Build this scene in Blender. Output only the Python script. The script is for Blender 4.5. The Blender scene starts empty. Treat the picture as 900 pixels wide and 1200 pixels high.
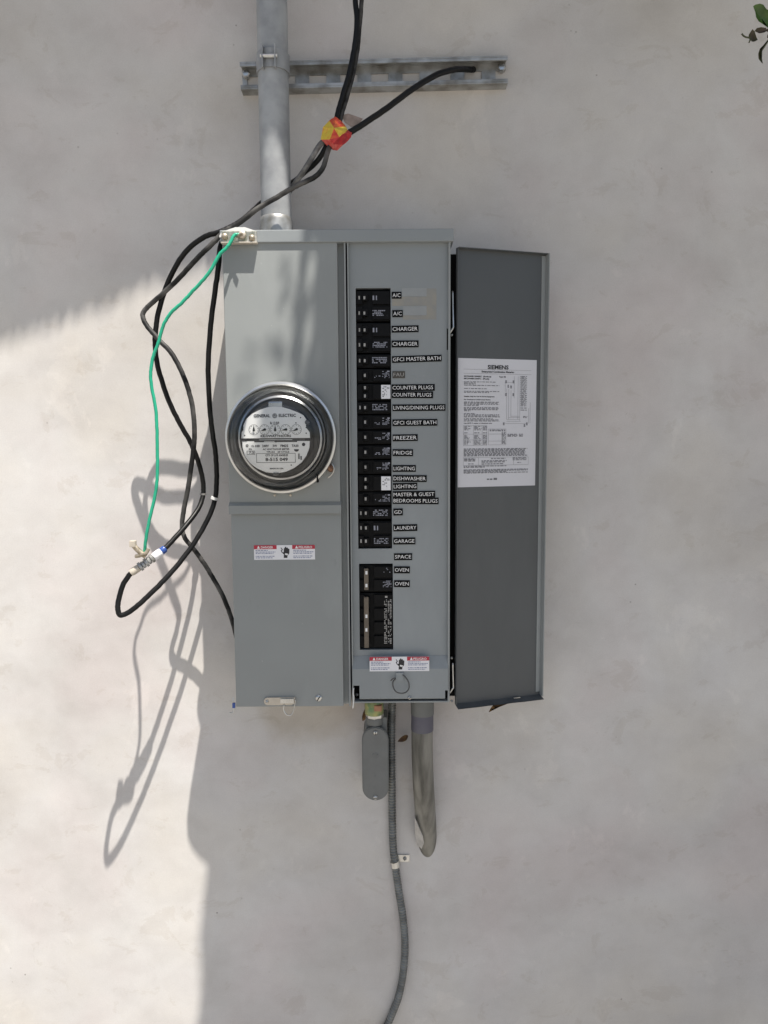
import bpy, bmesh, math, random
from mathutils import Vector, Matrix, noise as mnoise
random.seed(7)
R = math.radians
scn = bpy.context.scene
COL = scn.collection

# ------------------------------------------------------------------ camera
F_PX, DIST, EYE, PITCH, ROLL = 833.0, 1.27, 1.62, R(5.6), R(0.4)
cam_d = bpy.data.cameras.new('camera')
cam = bpy.data.objects.new('camera', cam_d); COL.objects.link(cam); scn.camera = cam
cam_d.sensor_fit = 'HORIZONTAL'; cam_d.sensor_width = 36.0; cam_d.lens = F_PX / 900.0 * 36.0
cam_d.clip_start = 0.02; cam_d.clip_end = 500
CAM = Vector((0, -DIST, EYE))
ROT = Matrix.Rotation(R(90) - PITCH, 3, 'X') @ Matrix.Rotation(-ROLL, 3, 'Z')
cam.location = CAM; cam.rotation_euler = ROT.to_euler()

# ------------------------------------------------------------------ light
SUN = Vector((0.66, -1.0, 3.3)).normalized()          # towards the sun
SUN_EL = math.asin(SUN.z); SUN_AZ = math.atan2(SUN.x, SUN.y)
world = bpy.data.worlds.new('World'); scn.world = world; world.use_nodes = True
wn = world.node_tree.nodes; bg = wn['Background']
sky = wn.new('ShaderNodeTexSky'); sky.sky_type = 'NISHITA'; sky.sun_disc = False
sky.sun_elevation = SUN_EL; sky.sun_rotation = SUN_AZ; sky.dust_density = 2.0; sky.air_density = 1.0
world.node_tree.links.new(sky.outputs[0], bg.inputs[0]); bg.inputs[1].default_value = 0.070
sun_d = bpy.data.lights.new('sun', 'SUN'); sun_d.energy = 5.0; sun_d.angle = R(0.45); sun_d.color = (1, 0.965, 0.92)
sun = bpy.data.objects.new('sun', sun_d); COL.objects.link(sun); sun.location = (2, -3, 9)
sun.rotation_euler = SUN.to_track_quat('Z', 'Y').to_euler()
vs = scn.view_settings
vs.view_transform = 'Standard'; vs.look = 'None'; vs.gamma = 1.0; vs.use_curve_mapping = False; vs.exposure = 0.85
vs.use_white_balance = True; vs.white_balance_temperature = 6700; vs.white_balance_tint = 10

# ------------------------------------------------------------------ geometry helpers
def V(px, py, d):
    """photo pixel (900x1200) at distance d in front of the wall plane -> world"""
    v = ROT @ Vector((px - 450.0, 600.0 - py, -F_PX))
    return CAM + v * ((DIST - d) / v.y)
def X(px, py, d): return V(px, py, d).x
def Z(px, py, d): return V(px, py, d).z

def lin(c):
    c /= 255.0
    return c / 12.92 if c <= 0.04045 else ((c + 0.055) / 1.055) ** 2.4
def rgb(r, g, b): return (lin(r), lin(g), lin(b))

class MB:
    """collects shapes, builds ONE mesh object"""
    def __init__(s): s.bm = bmesh.new()
    def box(s, x0, x1, z0, z1, d0, d1, bev=0.0, frame=None, seg=2):
        if x1 < x0: x0, x1 = x1, x0
        if z1 < z0: z0, z1 = z1, z0
        if d1 < d0: d0, d1 = d1, d0
        r = bmesh.ops.create_cube(s.bm, size=1)
        vv = r['verts']
        for v in vv:
            a = (x0 + x1) / 2 + v.co.x * (x1 - x0); b = (z0 + z1) / 2 + v.co.z * (z1 - z0); c = (d0 + d1) / 2 - v.co.y * (d1 - d0)
            v.co = frame(a, b, c) if frame else Vector((a, -c, b))
        if bev > 0:
            es = set(e for v in vv for e in v.link_edges)
            bmesh.ops.bevel(s.bm, geom=list(es), offset=bev, segments=seg, profile=0.7, affect='EDGES')
        return s
    def quad(s, pts):
        s.bm.faces.new([s.bm.verts.new(p) for p in pts]); return s
    def prism(s, pts, off):
        """closed polygon pts (world Vectors) extruded by vector off"""
        a = [s.bm.verts.new(p) for p in pts]; b = [s.bm.verts.new(Vector(p) + off) for p in pts]
        s.bm.faces.new(a); s.bm.faces.new(b[::-1]); n = len(a)
        for i in range(n): s.bm.faces.new((a[i], b[i], b[(i + 1) % n], a[(i + 1) % n]))
        bmesh.ops.recalc_face_normals(s.bm, faces=s.bm.faces[:])
        return s
    def tube(s, pts, rad, seg=12, caps=True, radf=None):
        pts = [Vector(p) for p in pts]; n = len(pts); rings = []
        up = None
        for i, p in enumerate(pts):
            t = (pts[min(i + 1, n - 1)] - pts[max(i - 1, 0)]).normalized()
            if up is None:
                up = Vector((0, -1, 0)) if abs(t.y) < 0.9 else Vector((1, 0, 0))
            up = (up - t * up.dot(t)).normalized(); sd = t.cross(up)
            rr = radf(i, p) if radf else rad
            rings.append([s.bm.verts.new(p + (up * math.cos(a) + sd * math.sin(a)) * rr) for a in [2 * math.pi * k / seg for k in range(seg)]])
        for i in range(n - 1):
            for k in range(seg):
                s.bm.faces.new((rings[i][k], rings[i][(k + 1) % seg], rings[i + 1][(k + 1) % seg], rings[i + 1][k]))
        if caps:
            s.bm.faces.new(rings[0][::-1]); s.bm.faces.new(rings[-1])
        return s
    def lathe(s, c, prof, seg=48, axis='y', a0=0, a1=2 * math.pi):
        """prof: list of (radius, offset along -y [towards viewer] or z) around centre c"""
        full = abs(a1 - a0 - 2 * math.pi) < 1e-6; m = seg if full else seg + 1
        rings = []
        for (r, o) in prof:
            ring = []
            for k in range(m):
                a = a0 + (a1 - a0) * k / seg
                if axis == 'y': p = Vector((r * math.cos(a), -o, r * math.sin(a)))
                else: p = Vector((r * math.cos(a), r * math.sin(a), o))
                ring.append(s.bm.verts.new(Vector(c) + p))
            rings.append(ring)
        for i in range(len(rings) - 1):
            for k in range(seg):
                q = (rings[i][k], rings[i][(k + 1) % m], rings[i + 1][(k + 1) % m], rings[i + 1][k])
                s.bm.faces.new(q)
        bmesh.ops.recalc_face_normals(s.bm, faces=s.bm.faces[:])
        return s
    def build(s, name, mat, parent=None, smooth=None, kind=None):
        if smooth != 'keep': pass
        bmesh.ops.remove_doubles(s.bm, verts=s.bm.verts[:], dist=1e-6)
        me = bpy.data.meshes.new(name); s.bm.to_mesh(me); s.bm.free()
        return link(name, me, mat, parent, smooth, kind)

ORG = {}
def link(name, me, mat, parent=None, smooth=None, kind=None):
    o = bpy.data.objects.new(name, me); COL.objects.link(o)
    if mat: me.materials.append(mat)
    if parent is not None:
        o.parent = parent; og = ORG[parent.name]
        me.transform(Matrix.Translation(-og)); ORG[o.name] = og
    else: ORG[o.name] = Vector((0, 0, 0))
    if smooth:
        for p in me.polygons: p.use_smooth = True
        if isinstance(smooth, (int, float)) and smooth is not True:
            try: me.set_sharp_from_angle(angle=R(smooth))
            except Exception: pass
    if kind: o['kind'] = kind
    return o
def tag(o, label, cat, group=None):
    o['label'] = label; o['category'] = cat
    if group: o['group'] = group
    return o
def thing(name, label, cat, loc, group=None):
    o = bpy.data.objects.new(name, None); COL.objects.link(o); o.location = loc; o.empty_display_size = 0.02
    ORG[o.name] = Vector(loc); return tag(o, label, cat, group)
def catmull(P, n=6):
    P = [Vector(p) for p in P]; Q = [P[0] * 2 - P[1]] + P + [P[-1] * 2 - P[-2]]; out = []
    for i in range(1, len(Q) - 2):
        a, b, c, d = Q[i - 1:i + 3]
        for k in range(n):
            t = k / n
            out.append(0.5 * ((2 * b) + (c - a) * t + (2 * a - 5 * b + 4 * c - d) * t * t + (3 * b - a - 3 * c + d) * t ** 3))
    out.append(P[-1]); return out

def front(d): return lambda a, b, c=0.0: Vector((a, -(d + c), b))   # frame on a plane parallel to the wall

_tc = {}
def text_mesh(s, bold=0.0):
    k = (s, bold)
    if k in _tc: return _tc[k]
    cu = bpy.data.curves.new('t', 'FONT'); cu.body = s; cu.resolution_u = 2; cu.offset = bold; cu.fill_mode = 'FRONT'
    o = bpy.data.objects.new('t', cu); COL.objects.link(o)
    bpy.context.view_layer.update()
    dg = bpy.context.evaluated_depsgraph_get(); me = bpy.data.meshes.new_from_object(o.evaluated_get(dg))
    vs_ = [v.co.copy() for v in me.vertices]; fs = [tuple(p.vertices) for p in me.polygons]
    bpy.data.objects.remove(o); bpy.data.curves.remove(cu); bpy.data.meshes.remove(me)
    x0 = min(v.x for v in vs_); x1 = max(v.x for v in vs_); y0 = min(v.y for v in vs_); y1 = max(v.y for v in vs_)
    _tc[k] = ([((v.x - x0) / (x1 - x0), (v.y - y0) / (y1 - y0)) for v in vs_], fs); return _tc[k]
def add_text(mb, s, x0, x1, z0, z1, frame, lift=0.0, bold=0.0, warp=None):
    vs_, fs = text_mesh(s, bold)
    bv = []
    for u, w in vs_:
        a, b = x0 + u * (x1 - x0), z0 + w * (z1 - z0)
        if warp: a, b = warp(a, b)
        bv.append(mb.bm.verts.new(frame(a, b, lift)))
    for f in fs:
        try: mb.bm.faces.new([bv[i] for i in f])
        except ValueError: pass
def add_rect(mb, x0, x1, z0, z1, frame, lift=0.0):
    mb.quad([frame(x0, z0, lift), frame(x1, z0, lift), frame(x1, z1, lift), frame(x0, z1, lift)])
def word_line(mb, x0, x1, zc, h, frame, lift, rnd, ws=(0.0012, 0.0042), gap=0.0008):
    x = x0
    while x < x1 - 0.0006:
        w = min(rnd.uniform(*ws), x1 - x); hh = h * rnd.uniform(0.75, 1.0)
        add_rect(mb, x, x + w, zc - h / 2, zc - h / 2 + hh, frame, lift); x += w + gap

# ------------------------------------------------------------------ materials
def mat(name, col, rough=0.5, metal=0.0, var=0.08, scale=30.0, bump=0.0, bscale=None, spec=0.5, col2=None, coat=0.0, stretch=None, lo=0.35, hi=0.65, trans=0.0):
    m = bpy.data.materials.new(name); m.use_nodes = True
    n = m.node_tree.nodes; l = m.node_tree.links; b = n['Principled BSDF']
    tc = n.new('ShaderNodeTexCoord'); src = tc.outputs['Object']
    if stretch:
        mp = n.new('ShaderNodeMapping'); mp.inputs['Scale'].default_value = stretch; l.new(src, mp.inputs[0]); src = mp.outputs[0]
    nz = n.new('ShaderNodeTexNoise'); nz.inputs['Scale'].default_value = scale; nz.inputs['Detail'].default_value = 5
    l.new(src, nz.inputs['Vector'])
    cr = n.new('ShaderNodeValToRGB'); cr.color_ramp.elements[0].position = lo; cr.color_ramp.elements[1].position = hi
    c2 = col2 if col2 else tuple(c * (1 - 2 * var) for c in col)
    cr.color_ramp.elements[0].color = (*c2, 1); cr.color_ramp.elements[1].color = (*col, 1)
    l.new(nz.outputs['Fac'], cr.inputs[0]); l.new(cr.outputs[0], b.inputs['Base Color'])
    mr = n.new('ShaderNodeMapRange'); mr.inputs['To Min'].default_value = max(0.02, rough - 0.08); mr.inputs['To Max'].default_value = min(1, rough + 0.08)
    l.new(nz.outputs['Fac'], mr.inputs['Value']); l.new(mr.outputs[0], b.inputs['Roughness'])
    b.inputs['Metallic'].default_value = metal; b.inputs['Specular IOR Level'].default_value = spec; b.inputs['Coat Weight'].default_value = coat
    if bump:
        bp = n.new('ShaderNodeBump'); bp.inputs['Strength'].default_value = bump; bp.inputs['Distance'].default_value = 0.002
        n2 = n.new('ShaderNodeTexNoise'); n2.inputs['Scale'].default_value = bscale or scale * 4; n2.inputs['Detail'].default_value = 4
        l.new(src, n2.inputs['Vector']); l.new(n2.outputs['Fac'], bp.inputs['Height']); l.new(bp.outputs[0], b.inputs['Normal'])
    return m

def wall_material():
    m = bpy.data.materials.new('stucco'); m.use_nodes = True
    n = m.node_tree.nodes; l = m.node_tree.links; b = n['Principled BSDF']
    tc = n.new('ShaderNodeTexCoord'); src = tc.outputs['Object']
    def noise(s, det=5, rough=0.5, st=None, dist=0.0):
        v = src
        if st:
            mp = n.new('ShaderNodeMapping'); mp.inputs['Scale'].default_value = st; mp.inputs['Rotation'].default_value = (0, 0.5, 0); l.new(src, mp.inputs[0]); v = mp.outputs[0]
        z = n.new('ShaderNodeTexNoise'); z.inputs['Scale'].default_value = s; z.inputs['Detail'].default_value = det; z.inputs['Roughness'].default_value = rough; z.inputs['Distortion'].default_value = dist
        l.new(v, z.inputs['Vector']); return z.outputs['Fac']
    def ramp(f, stops):
        r = n.new('ShaderNodeValToRGB'); e = r.color_ramp.elements
        e[0].position, e[0].color = stops[0][0], (*stops[0][1], 1); e[1].position, e[1].color = stops[-1][0], (*stops[-1][1], 1)
        for p, c in stops[1:-1]:
            x = e.new(p); x.color = (*c, 1)
        l.new(f, r.inputs[0]); return r.outputs[0]
    def mix(a, bb, fac, mode='MULTIPLY'):
        x = n.new('ShaderNodeMix'); x.data_type = 'RGBA'; x.blend_type = mode
        if isinstance(fac, float): x.inputs[0].default_value = fac
        else: l.new(fac, x.inputs[0])
        l.new(a, x.inputs[6])
        if isinstance(bb, tuple): x.inputs[7].default_value = (*bb, 1)
        else: l.new(bb, x.inputs[7])
        return x.outputs[2]
    base = ramp(noise(2.2, 6, 0.55, dist=0.6), [(0.32, (0.515, 0.495, 0.472)), (0.5, (0.565, 0.545, 0.522)), (0.68, (0.615, 0.60, 0.578))])
    trowel = ramp(noise(5, 7, 0.62, (1.0, 1.0, 1.5), 0.25), [(0.30, (0.915, 0.91, 0.905)), (0.5, (1, 1, 1)), (0.72, (1.045, 1.04, 1.03))])
    c = mix(base, trowel, 1.0)
    cloud = ramp(noise(20, 6, 0.65, None, 0.4), [(0.3, (0.95, 0.942, 0.938)), (0.6, (1.01, 1.01, 1.01))])
    c = mix(c, cloud, 1.0)
    # pinkish and yellowish drifts
    tint = ramp(noise(3.1, 3, 0.5), [(0.35, (1.0, 0.985, 0.95)), (0.5, (1, 1, 1)), (0.65, (1.0, 0.965, 0.97))])
    c = mix(c, tint, 1.0)
    # small specks and pits
    vo = n.new('ShaderNodeTexVoronoi'); vo.inputs['Scale'].default_value = 34; vo.inputs['Randomness'].default_value = 1; l.new(src, vo.inputs['Vector'])
    sp = ramp(vo.outputs['Distance'], [(0.03, (0.45, 0.42, 0.4)), (0.075, (1, 1, 1))])
    gate = ramp(noise(5.0, 4), [(0.56, (0, 0, 0)), (0.64, (1, 1, 1))])
    gx = n.new('ShaderNodeRGBToBW'); l.new(gate, gx.inputs[0])
    c = mix(c, sp, gx.outputs[0])
    # faint grime streak drifts
    scuff = ramp(noise(38, 5, 0.7, (0.8, 1, 3.0), 1.2), [(0.66, (1, 1, 1)), (0.74, (0.86, 0.84, 0.82))])
    c = mix(c, scuff, 0.55)
    chips = ramp(noise(11, 9, 0.72, (1, 1, 1.5), 0.5), [(0.575, (1, 1, 1)), (0.60, (0.93, 0.915, 0.895)), (0.70, (0.90, 0.885, 0.87)), (0.72, (0.82, 0.80, 0.78))])
    c = mix(c, chips, 0.75)
    pale = ramp(noise(8.5, 8, 0.68, (1, 1, 0.8), 0.3), [(0.60, (1, 1, 1)), (0.635, (1.07, 1.065, 1.06)), (0.75, (1.10, 1.10, 1.09))])
    c = mix(c, pale, 0.8)
    dirt = ramp(noise(55, 8, 0.78, None, 0.7), [(0.655, (1, 1, 1)), (0.70, (0.74, 0.72, 0.69))])
    dg = ramp(noise(3.3, 4, 0.6), [(0.46, (0, 0, 0)), (0.62, (1, 1, 1))]); dgx = n.new('ShaderNodeRGBToBW'); l.new(dg, dgx.inputs[0])
    c = mix(c, dirt, dgx.outputs[0])
    grain = ramp(noise(420, 3, 0.6), [(0.3, (0.955, 0.955, 0.955)), (0.7, (1.035, 1.035, 1.035))])
    c = mix(c, grain, 1.0)
    # tan band on the plaster around and below the cabinet
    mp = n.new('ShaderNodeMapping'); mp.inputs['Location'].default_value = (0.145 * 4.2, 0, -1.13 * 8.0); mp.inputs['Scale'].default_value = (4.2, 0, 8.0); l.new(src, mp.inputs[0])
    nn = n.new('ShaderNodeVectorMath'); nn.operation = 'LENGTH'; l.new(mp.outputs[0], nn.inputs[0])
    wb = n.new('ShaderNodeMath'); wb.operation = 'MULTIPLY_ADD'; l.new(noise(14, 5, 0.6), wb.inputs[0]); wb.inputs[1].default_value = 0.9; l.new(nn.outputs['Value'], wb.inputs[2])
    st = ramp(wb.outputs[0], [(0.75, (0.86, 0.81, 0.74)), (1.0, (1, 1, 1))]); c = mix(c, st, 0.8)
    l.new(c, b.inputs['Base Color'])
    b.inputs['Roughness'].default_value = 0.82; b.inputs['Specular IOR Level'].default_value = 0.25
    h1 = noise(4.5, 3, 0.45, (1, 1, 1.3), 0.2); h2 = noise(60, 6, 0.6)
    add = n.new('ShaderNodeMath'); add.operation = 'MULTIPLY_ADD'; l.new(h2, add.inputs[0]); add.inputs[1].default_value = 0.025; l.new(h1, add.inputs[2])
    bp = n.new('ShaderNodeBump'); bp.inputs['Strength'].default_value = 0.30; bp.inputs['Distance'].default_value = 0.010
    l.new(add.outputs[0], bp.inputs['Height']); l.new(bp.outputs[0], b.inputs['Normal'])
    return m

M = {}
M['stucco'] = wall_material()
def enamel(name, col, rough, spec):
    m = mat(name, col, rough, var=0.025, scale=9, bump=0.02, bscale=900, spec=spec); n = m.node_tree.nodes; l = m.node_tree.links; b = n['Principled BSDF']
    tc = n.new('ShaderNodeTexCoord'); src = b.inputs['Base Color'].links[0].from_socket
    def layer(src, scale, st, lo, hi, c2, det=6):
        mp = n.new('ShaderNodeMapping'); mp.inputs['Scale'].default_value = st; l.new(tc.outputs['Object'], mp.inputs[0])
        z = n.new('ShaderNodeTexNoise'); z.inputs['Scale'].default_value = scale; z.inputs['Detail'].default_value = det; z.inputs['Roughness'].default_value = 0.65; l.new(mp.outputs[0], z.inputs['Vector'])
        r = n.new('ShaderNodeMapRange'); r.inputs['From Min'].default_value = lo; r.inputs['From Max'].default_value = hi; l.new(z.outputs['Fac'], r.inputs['Value'])
        x = n.new('ShaderNodeMix'); x.data_type = 'RGBA'; l.new(r.outputs[0], x.inputs[0]); l.new(src, x.inputs[6]); x.inputs[7].default_value = (*c2, 1); return x.outputs[2]
    src = layer(src, 5.0, (1, 1, 0.35), 0.50, 0.95, tuple(c * 1.35 for c in col))            # pale dust drifts
    src = layer(src, 40.0, (1, 1, 0.25), 0.66, 0.9, tuple(c * 0.6 for c in col))              # dark rubs
    src = layer(src, 130.0, (1, 1, 1), 0.74, 0.80, tuple(min(1, c * 1.7) for c in col), 3)    # specks
    l.new(src, b.inputs['Base Color']); return m
M['grey'] = enamel('grey_enamel', (0.275, 0.29, 0.285), 0.45, 0.22)
M['grey2'] = enamel('grey_enamel_plate', (0.255, 0.275, 0.28), 0.5, 0.35)
M['door'] = enamel('dark_grey_enamel', (0.078, 0.084, 0.086), 0.42, 0.45)
M['galv'] = mat('galvanised', (0.37, 0.383, 0.388), 0.5, 0.0, scale=26, col2=(0.25, 0.26, 0.268), bump=0.05)
M['galv_dull'] = mat('dull_galvanised', (0.44, 0.45, 0.45), 0.42, 0.5, scale=40, col2=(0.22, 0.215, 0.195), bump=0.08)
M['steel'] = mat('zinc_plate', (0.62, 0.62, 0.60), 0.3, 0.95, scale=80, var=0.12)
M['ring'] = mat('ring_steel', (0.66, 0.66, 0.64), 0.33, 0.9, scale=25, var=0.1)
M['lug'] = mat('weathered_lug_bar', (0.50, 0.49, 0.45), 0.5, 0.7, scale=120, col2=(0.24, 0.25, 0.19), bump=0.15)
M['black'] = mat('black_rubber', (0.009, 0.009, 0.009), 0.42, scale=50, var=0.2, spec=0.22)
M['worn'] = mat('worn_black_jacket', (0.013, 0.013, 0.013), 0.6, scale=28, col2=(0.11, 0.106, 0.10), lo=0.30, hi=0.55, bump=0.1, spec=0.25)
M['worn2'] = mat('chalky_grey_jacket', (0.11, 0.108, 0.105), 0.65, scale=60, col2=(0.30, 0.295, 0.28), lo=0.32, hi=0.52, bump=0.12)
M['green'] = mat('green_insulation', (0.012, 0.36, 0.21), 0.4, scale=40, var=0.05)
M['bakelite'] = mat('black_bakelite', (0.0065, 0.0065, 0.007), 0.5, scale=70, var=0.15, spec=0.13)
M['void'] = mat('cavity_shade', (0.006, 0.006, 0.006), 0.8, var=0.05, spec=0.1)  # black stands in for the shade inside gaps, slots and cavities
M['label'] = mat('black_label_tape', (0.005, 0.005, 0.0055), 0.5, var=0.1, spec=0.12)
M['label_faded'] = mat('faded_label_tape', (0.075, 0.068, 0.058), 0.5, var=0.1, spec=0.3)
M['white'] = mat('white_print', (0.78, 0.78, 0.77), 0.5, var=0.01)
M['greyprint'] = mat('grey_print', (0.30, 0.31, 0.36), 0.5, var=0.1, scale=400)
M['dimprint'] = mat('dim_print', (0.14, 0.145, 0.155), 0.5, var=0.1, scale=400)
M['paper'] = mat('white_sticker', (0.76, 0.76, 0.78), 0.45, var=0.015, scale=12)
M['sheet'] = mat('instruction_paper', (0.60, 0.60, 0.625), 0.45, var=0.02, scale=8)
M['ink'] = mat('black_ink', (0.015, 0.015, 0.018), 0.5, var=0.05)
M['softink'] = mat('grey_ink', (0.20, 0.20, 0.215), 0.5, var=0.1, scale=500)
M['blueink'] = mat('blue_ink', (0.22, 0.25, 0.38), 0.5, var=0.1, scale=300)
M['red'] = mat('warning_red', (0.45, 0.018, 0.045), 0.4, var=0.05)
M['brown'] = mat('brown_tie_bar', (0.15, 0.12, 0.088), 0.5, scale=60, var=0.15)
M['toggle'] = mat('toggle_mark', (0.38, 0.37, 0.35), 0.5, var=0.1)
M['tan'] = mat('tan_hasp', (0.60, 0.54, 0.45), 0.45, 0.2, scale=50, var=0.1)
M['plate_face'] = mat('meter_faceplate', (0.80, 0.80, 0.785), 0.4, 0.0, var=0.015, scale=20)
M['lbgrey'] = mat('pvc_box_grey', (0.155, 0.16, 0.155), 0.55, scale=50, var=0.06, bump=0.03)
M['pvc'] = mat('dusty_pvc', (0.25, 0.238, 0.205), 0.7, scale=9, col2=(0.085, 0.08, 0.066), stretch=(5.0, 5.0, 0.7), lo=0.34, hi=0.60, bump=0.1)
M['pvc_primer'] = mat('primer_stained_pvc', (0.13, 0.125, 0.145), 0.6, scale=25, col2=(0.10, 0.095, 0.125))
M['flex'] = mat('flex_conduit', (0.25, 0.255, 0.24), 0.5, 0.55, scale=60, col2=(0.15, 0.148, 0.135))
M['plaster'] = mat('plaster_smear', (0.50, 0.48, 0.45), 0.85, scale=60, var=0.1)
M['residue'] = mat('tape_residue', (0.30, 0.285, 0.245), 0.6, scale=60, col2=(0.255, 0.255, 0.24), spec=0.3)
M['residue2'] = mat('cleared_patch', (0.285, 0.30, 0.30), 0.55, scale=60, var=0.03)
M['leaf'] = mat('leaf_green', (0.075, 0.15, 0.02), 0.45, scale=40, col2=(0.035, 0.085, 0.012))
M['leaf_dark'] = mat('leaf_dark', (0.05, 0.065, 0.018), 0.5, scale=60, col2=(0.05, 0.03, 0.02))
M['bark'] = mat('bark', (0.12, 0.09, 0.065), 0.9, scale=25, var=0.2, bump=0.5)
M['dryleaf'] = mat('dry_leaf', (0.22, 0.115, 0.035), 0.7, scale=120, col2=(0.09, 0.045, 0.02))
M['blue'] = mat('blue_seal', (0.03, 0.08, 0.30), 0.3, var=0.1)
M['zip'] = mat('white_tie', (0.7, 0.7, 0.68), 0.5, var=0.02)
M['copper'] = mat('brass_clamp', (0.48, 0.42, 0.33), 0.45, 0.6, scale=150, col2=(0.25, 0.21, 0.15))
M['ground'] = mat('concrete_ground', (0.30, 0.285, 0.262), 0.9, scale=3, var=0.1, bump=0.3, bscale=40)
M['yg'] = mat('yellow_green_band', (0.34, 0.33, 0.13), 0.4, 0.3, scale=90, col2=(0.13, 0.22, 0.11))
M['orange'] = mat('orange_band', (0.42, 0.20, 0.11), 0.5, scale=90, var=0.2)
M['rust'] = mat('rusty_seal', (0.30, 0.17, 0.10), 0.6, 0.4, scale=200, col2=(0.13, 0.06, 0.035))
M['meterdark'] = mat('meter_frame', (0.10, 0.10, 0.10), 0.35, 0.5, scale=40, var=0.15)
M['meterbase'] = mat('meter_base_grey', (0.50, 0.49, 0.465), 0.45, 0.1, scale=30, var=0.12)
M['aluminium'] = mat('meter_aluminium', (0.55, 0.56, 0.57), 0.3, 0.9, scale=40, var=0.12)
M['tagpaper'] = mat('brown_tag', (0.38, 0.29, 0.24), 0.7, scale=80, var=0.15)

M['tape_yellow'] = mat('yellow_tape', (0.72, 0.52, 0.05), 0.4, scale=140, col2=(0.70, 0.30, 0.03), lo=.36, hi=.5)
M['tape_orange'] = mat('orange_tape', (0.70, 0.13, 0.03), 0.4, scale=130, col2=(0.55, 0.03, 0.02), lo=.4, hi=.6)
M['tape_red'] = mat('red_tape', (0.55, 0.03, 0.03), 0.4, scale=150, col2=(0.35, 0.012, 0.02))
M['tape_pink'] = mat('faded_red_tape', (0.70, 0.16, 0.13), 0.45, scale=150, col2=(0.60, 0.05, 0.04))

def glass_material():
    m = bpy.data.materials.new('clear_glass'); m.use_nodes = True
    n = m.node_tree.nodes; l = m.node_tree.links; out = n['Material Output']; n.remove(n['Principled BSDF'])
    t = n.new('ShaderNodeBsdfTransparent'); t.inputs[0].default_value = (0.95, 0.955, 0.95, 1)
    g = n.new('ShaderNodeBsdfGlossy'); g.inputs['Roughness'].default_value = 0.04
    fr = n.new('ShaderNodeFresnel'); fr.inputs[0].default_value = 1.5
    mx = n.new('ShaderNodeMixShader'); l.new(fr.outputs[0], mx.inputs[0]); l.new(t.outputs[0], mx.inputs[1]); l.new(g.outputs[0], mx.inputs[2]); l.new(mx.outputs[0], out.inputs[0])
    return m
M['glass'] = glass_material()

def leaf_material(name, c1, c2):
    m = mat(name, c1, 0.45, scale=5, col2=c2); n = m.node_tree.nodes; l = m.node_tree.links
    b = n['Principled BSDF']; tr = n.new('ShaderNodeBsdfTranslucent'); tr.inputs[0].default_value = (c1[0] * 1.6, c1[1] * 1.5, c1[2], 1)
    mx = n.new('ShaderNodeMixShader'); mx.inputs[0].default_value = 0.25
    l.new(b.outputs[0], mx.inputs[1]); l.new(tr.outputs[0], mx.inputs[2]); l.new(mx.outputs[0], n['Material Output'].inputs[0]); return m
M['crown'] = leaf_material('crown_leaf', (0.07, 0.12, 0.03), (0.035, 0.07, 0.018))

# ================================================================== SETTING
g = MB(); g.quad([(-120, -120, 0), (120, -120, 0), (120, 120, 0), (-120, 120, 0)])
go = g.build('ground', M['ground']); go['kind'] = 'structure'

w = MB(); w.box(-5.0, 5.0, -0.05, 3.1, -0.25, 0.0)
wall = w.build('stucco_wall', M['stucco']); tag(wall, 'pale grey smooth-trowelled stucco house wall behind the electrical panel', 'wall')

# ================================================================== ELECTRICAL PANEL
DF = 0.128                                     # front of the cabinet
xl = -0.2490; x_up_r = X(395.5, 320, DF); x_div0 = X(403.2, 320, 0.126); x_div1 = X(405.2, 320, 0.126)
x_jl0 = X(407.0, 320, DF); x_jl1 = X(408.6, 320, DF); x_pr = X(525.0, 500, 0.12); x_rr0 = X(525.2, 500, DF); x_rr1 = X(527.6, 500, DF)
z_cap1 = Z(420, 268.5, 0.1318); z_cap0 = Z(420, 283.2, 0.1318); z_top = z_cap0 + 0.004
z_bl = Z(330, 828, 0.124); z_br = Z(470, 823.5, DF)
panel = thing('electrical_panel', 'grey steel electrical service panel with round meter and open breaker door', 'electrical panel', (0.0, 0.0, z_br))

b = MB()
b.box(xl + 0.0012, x_div0, z_bl, z_top, 0.0, 0.114, 0.0015)                    # meter side body
b.box(x_div0, x_div1, z_bl + 0.001, z_top - 0.001, 0.0, 0.127, 0.0006)        # divider wall
b.box(x_div1 - 0.0005, x_rr1 - 0.0005, z_br + 0.002, z_top - 0.002, 0.0, 0.055)  # rear of breaker side
b.box(x_jl0, x_jl1, z_br + 0.004, z_top - 0.003, 0.05, DF, 0.0005)
b.box(x_rr0, x_rr1, z_br, z_top - 0.0015, 0.0, DF, 0.0008)
b.box(x_jl0 + 0.0002, x_rr1 - 0.0003, z_br - 0.0004, z_br + 0.0022, 0.05, DF - 0.0006, 0.0005)
b.build('cabinet', M['grey'], panel)
c = MB(); c.box(X(257.5, 276, 0.1318), X(531.8, 276, 0.1318), z_cap0, z_cap1, 0.0, 0.1318, 0.0018, seg=3)
c.build('top_cap', M['grey2'], panel)
c = MB(); c.box(x_div1 + 0.0004, x_jl0 - 0.0004, z_br + 0.004, z_top - 0.004, 0.056, 0.062); c.build('gap_shade', M['void'], panel)  # black strip painting in the deep shade between the two columns

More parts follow.
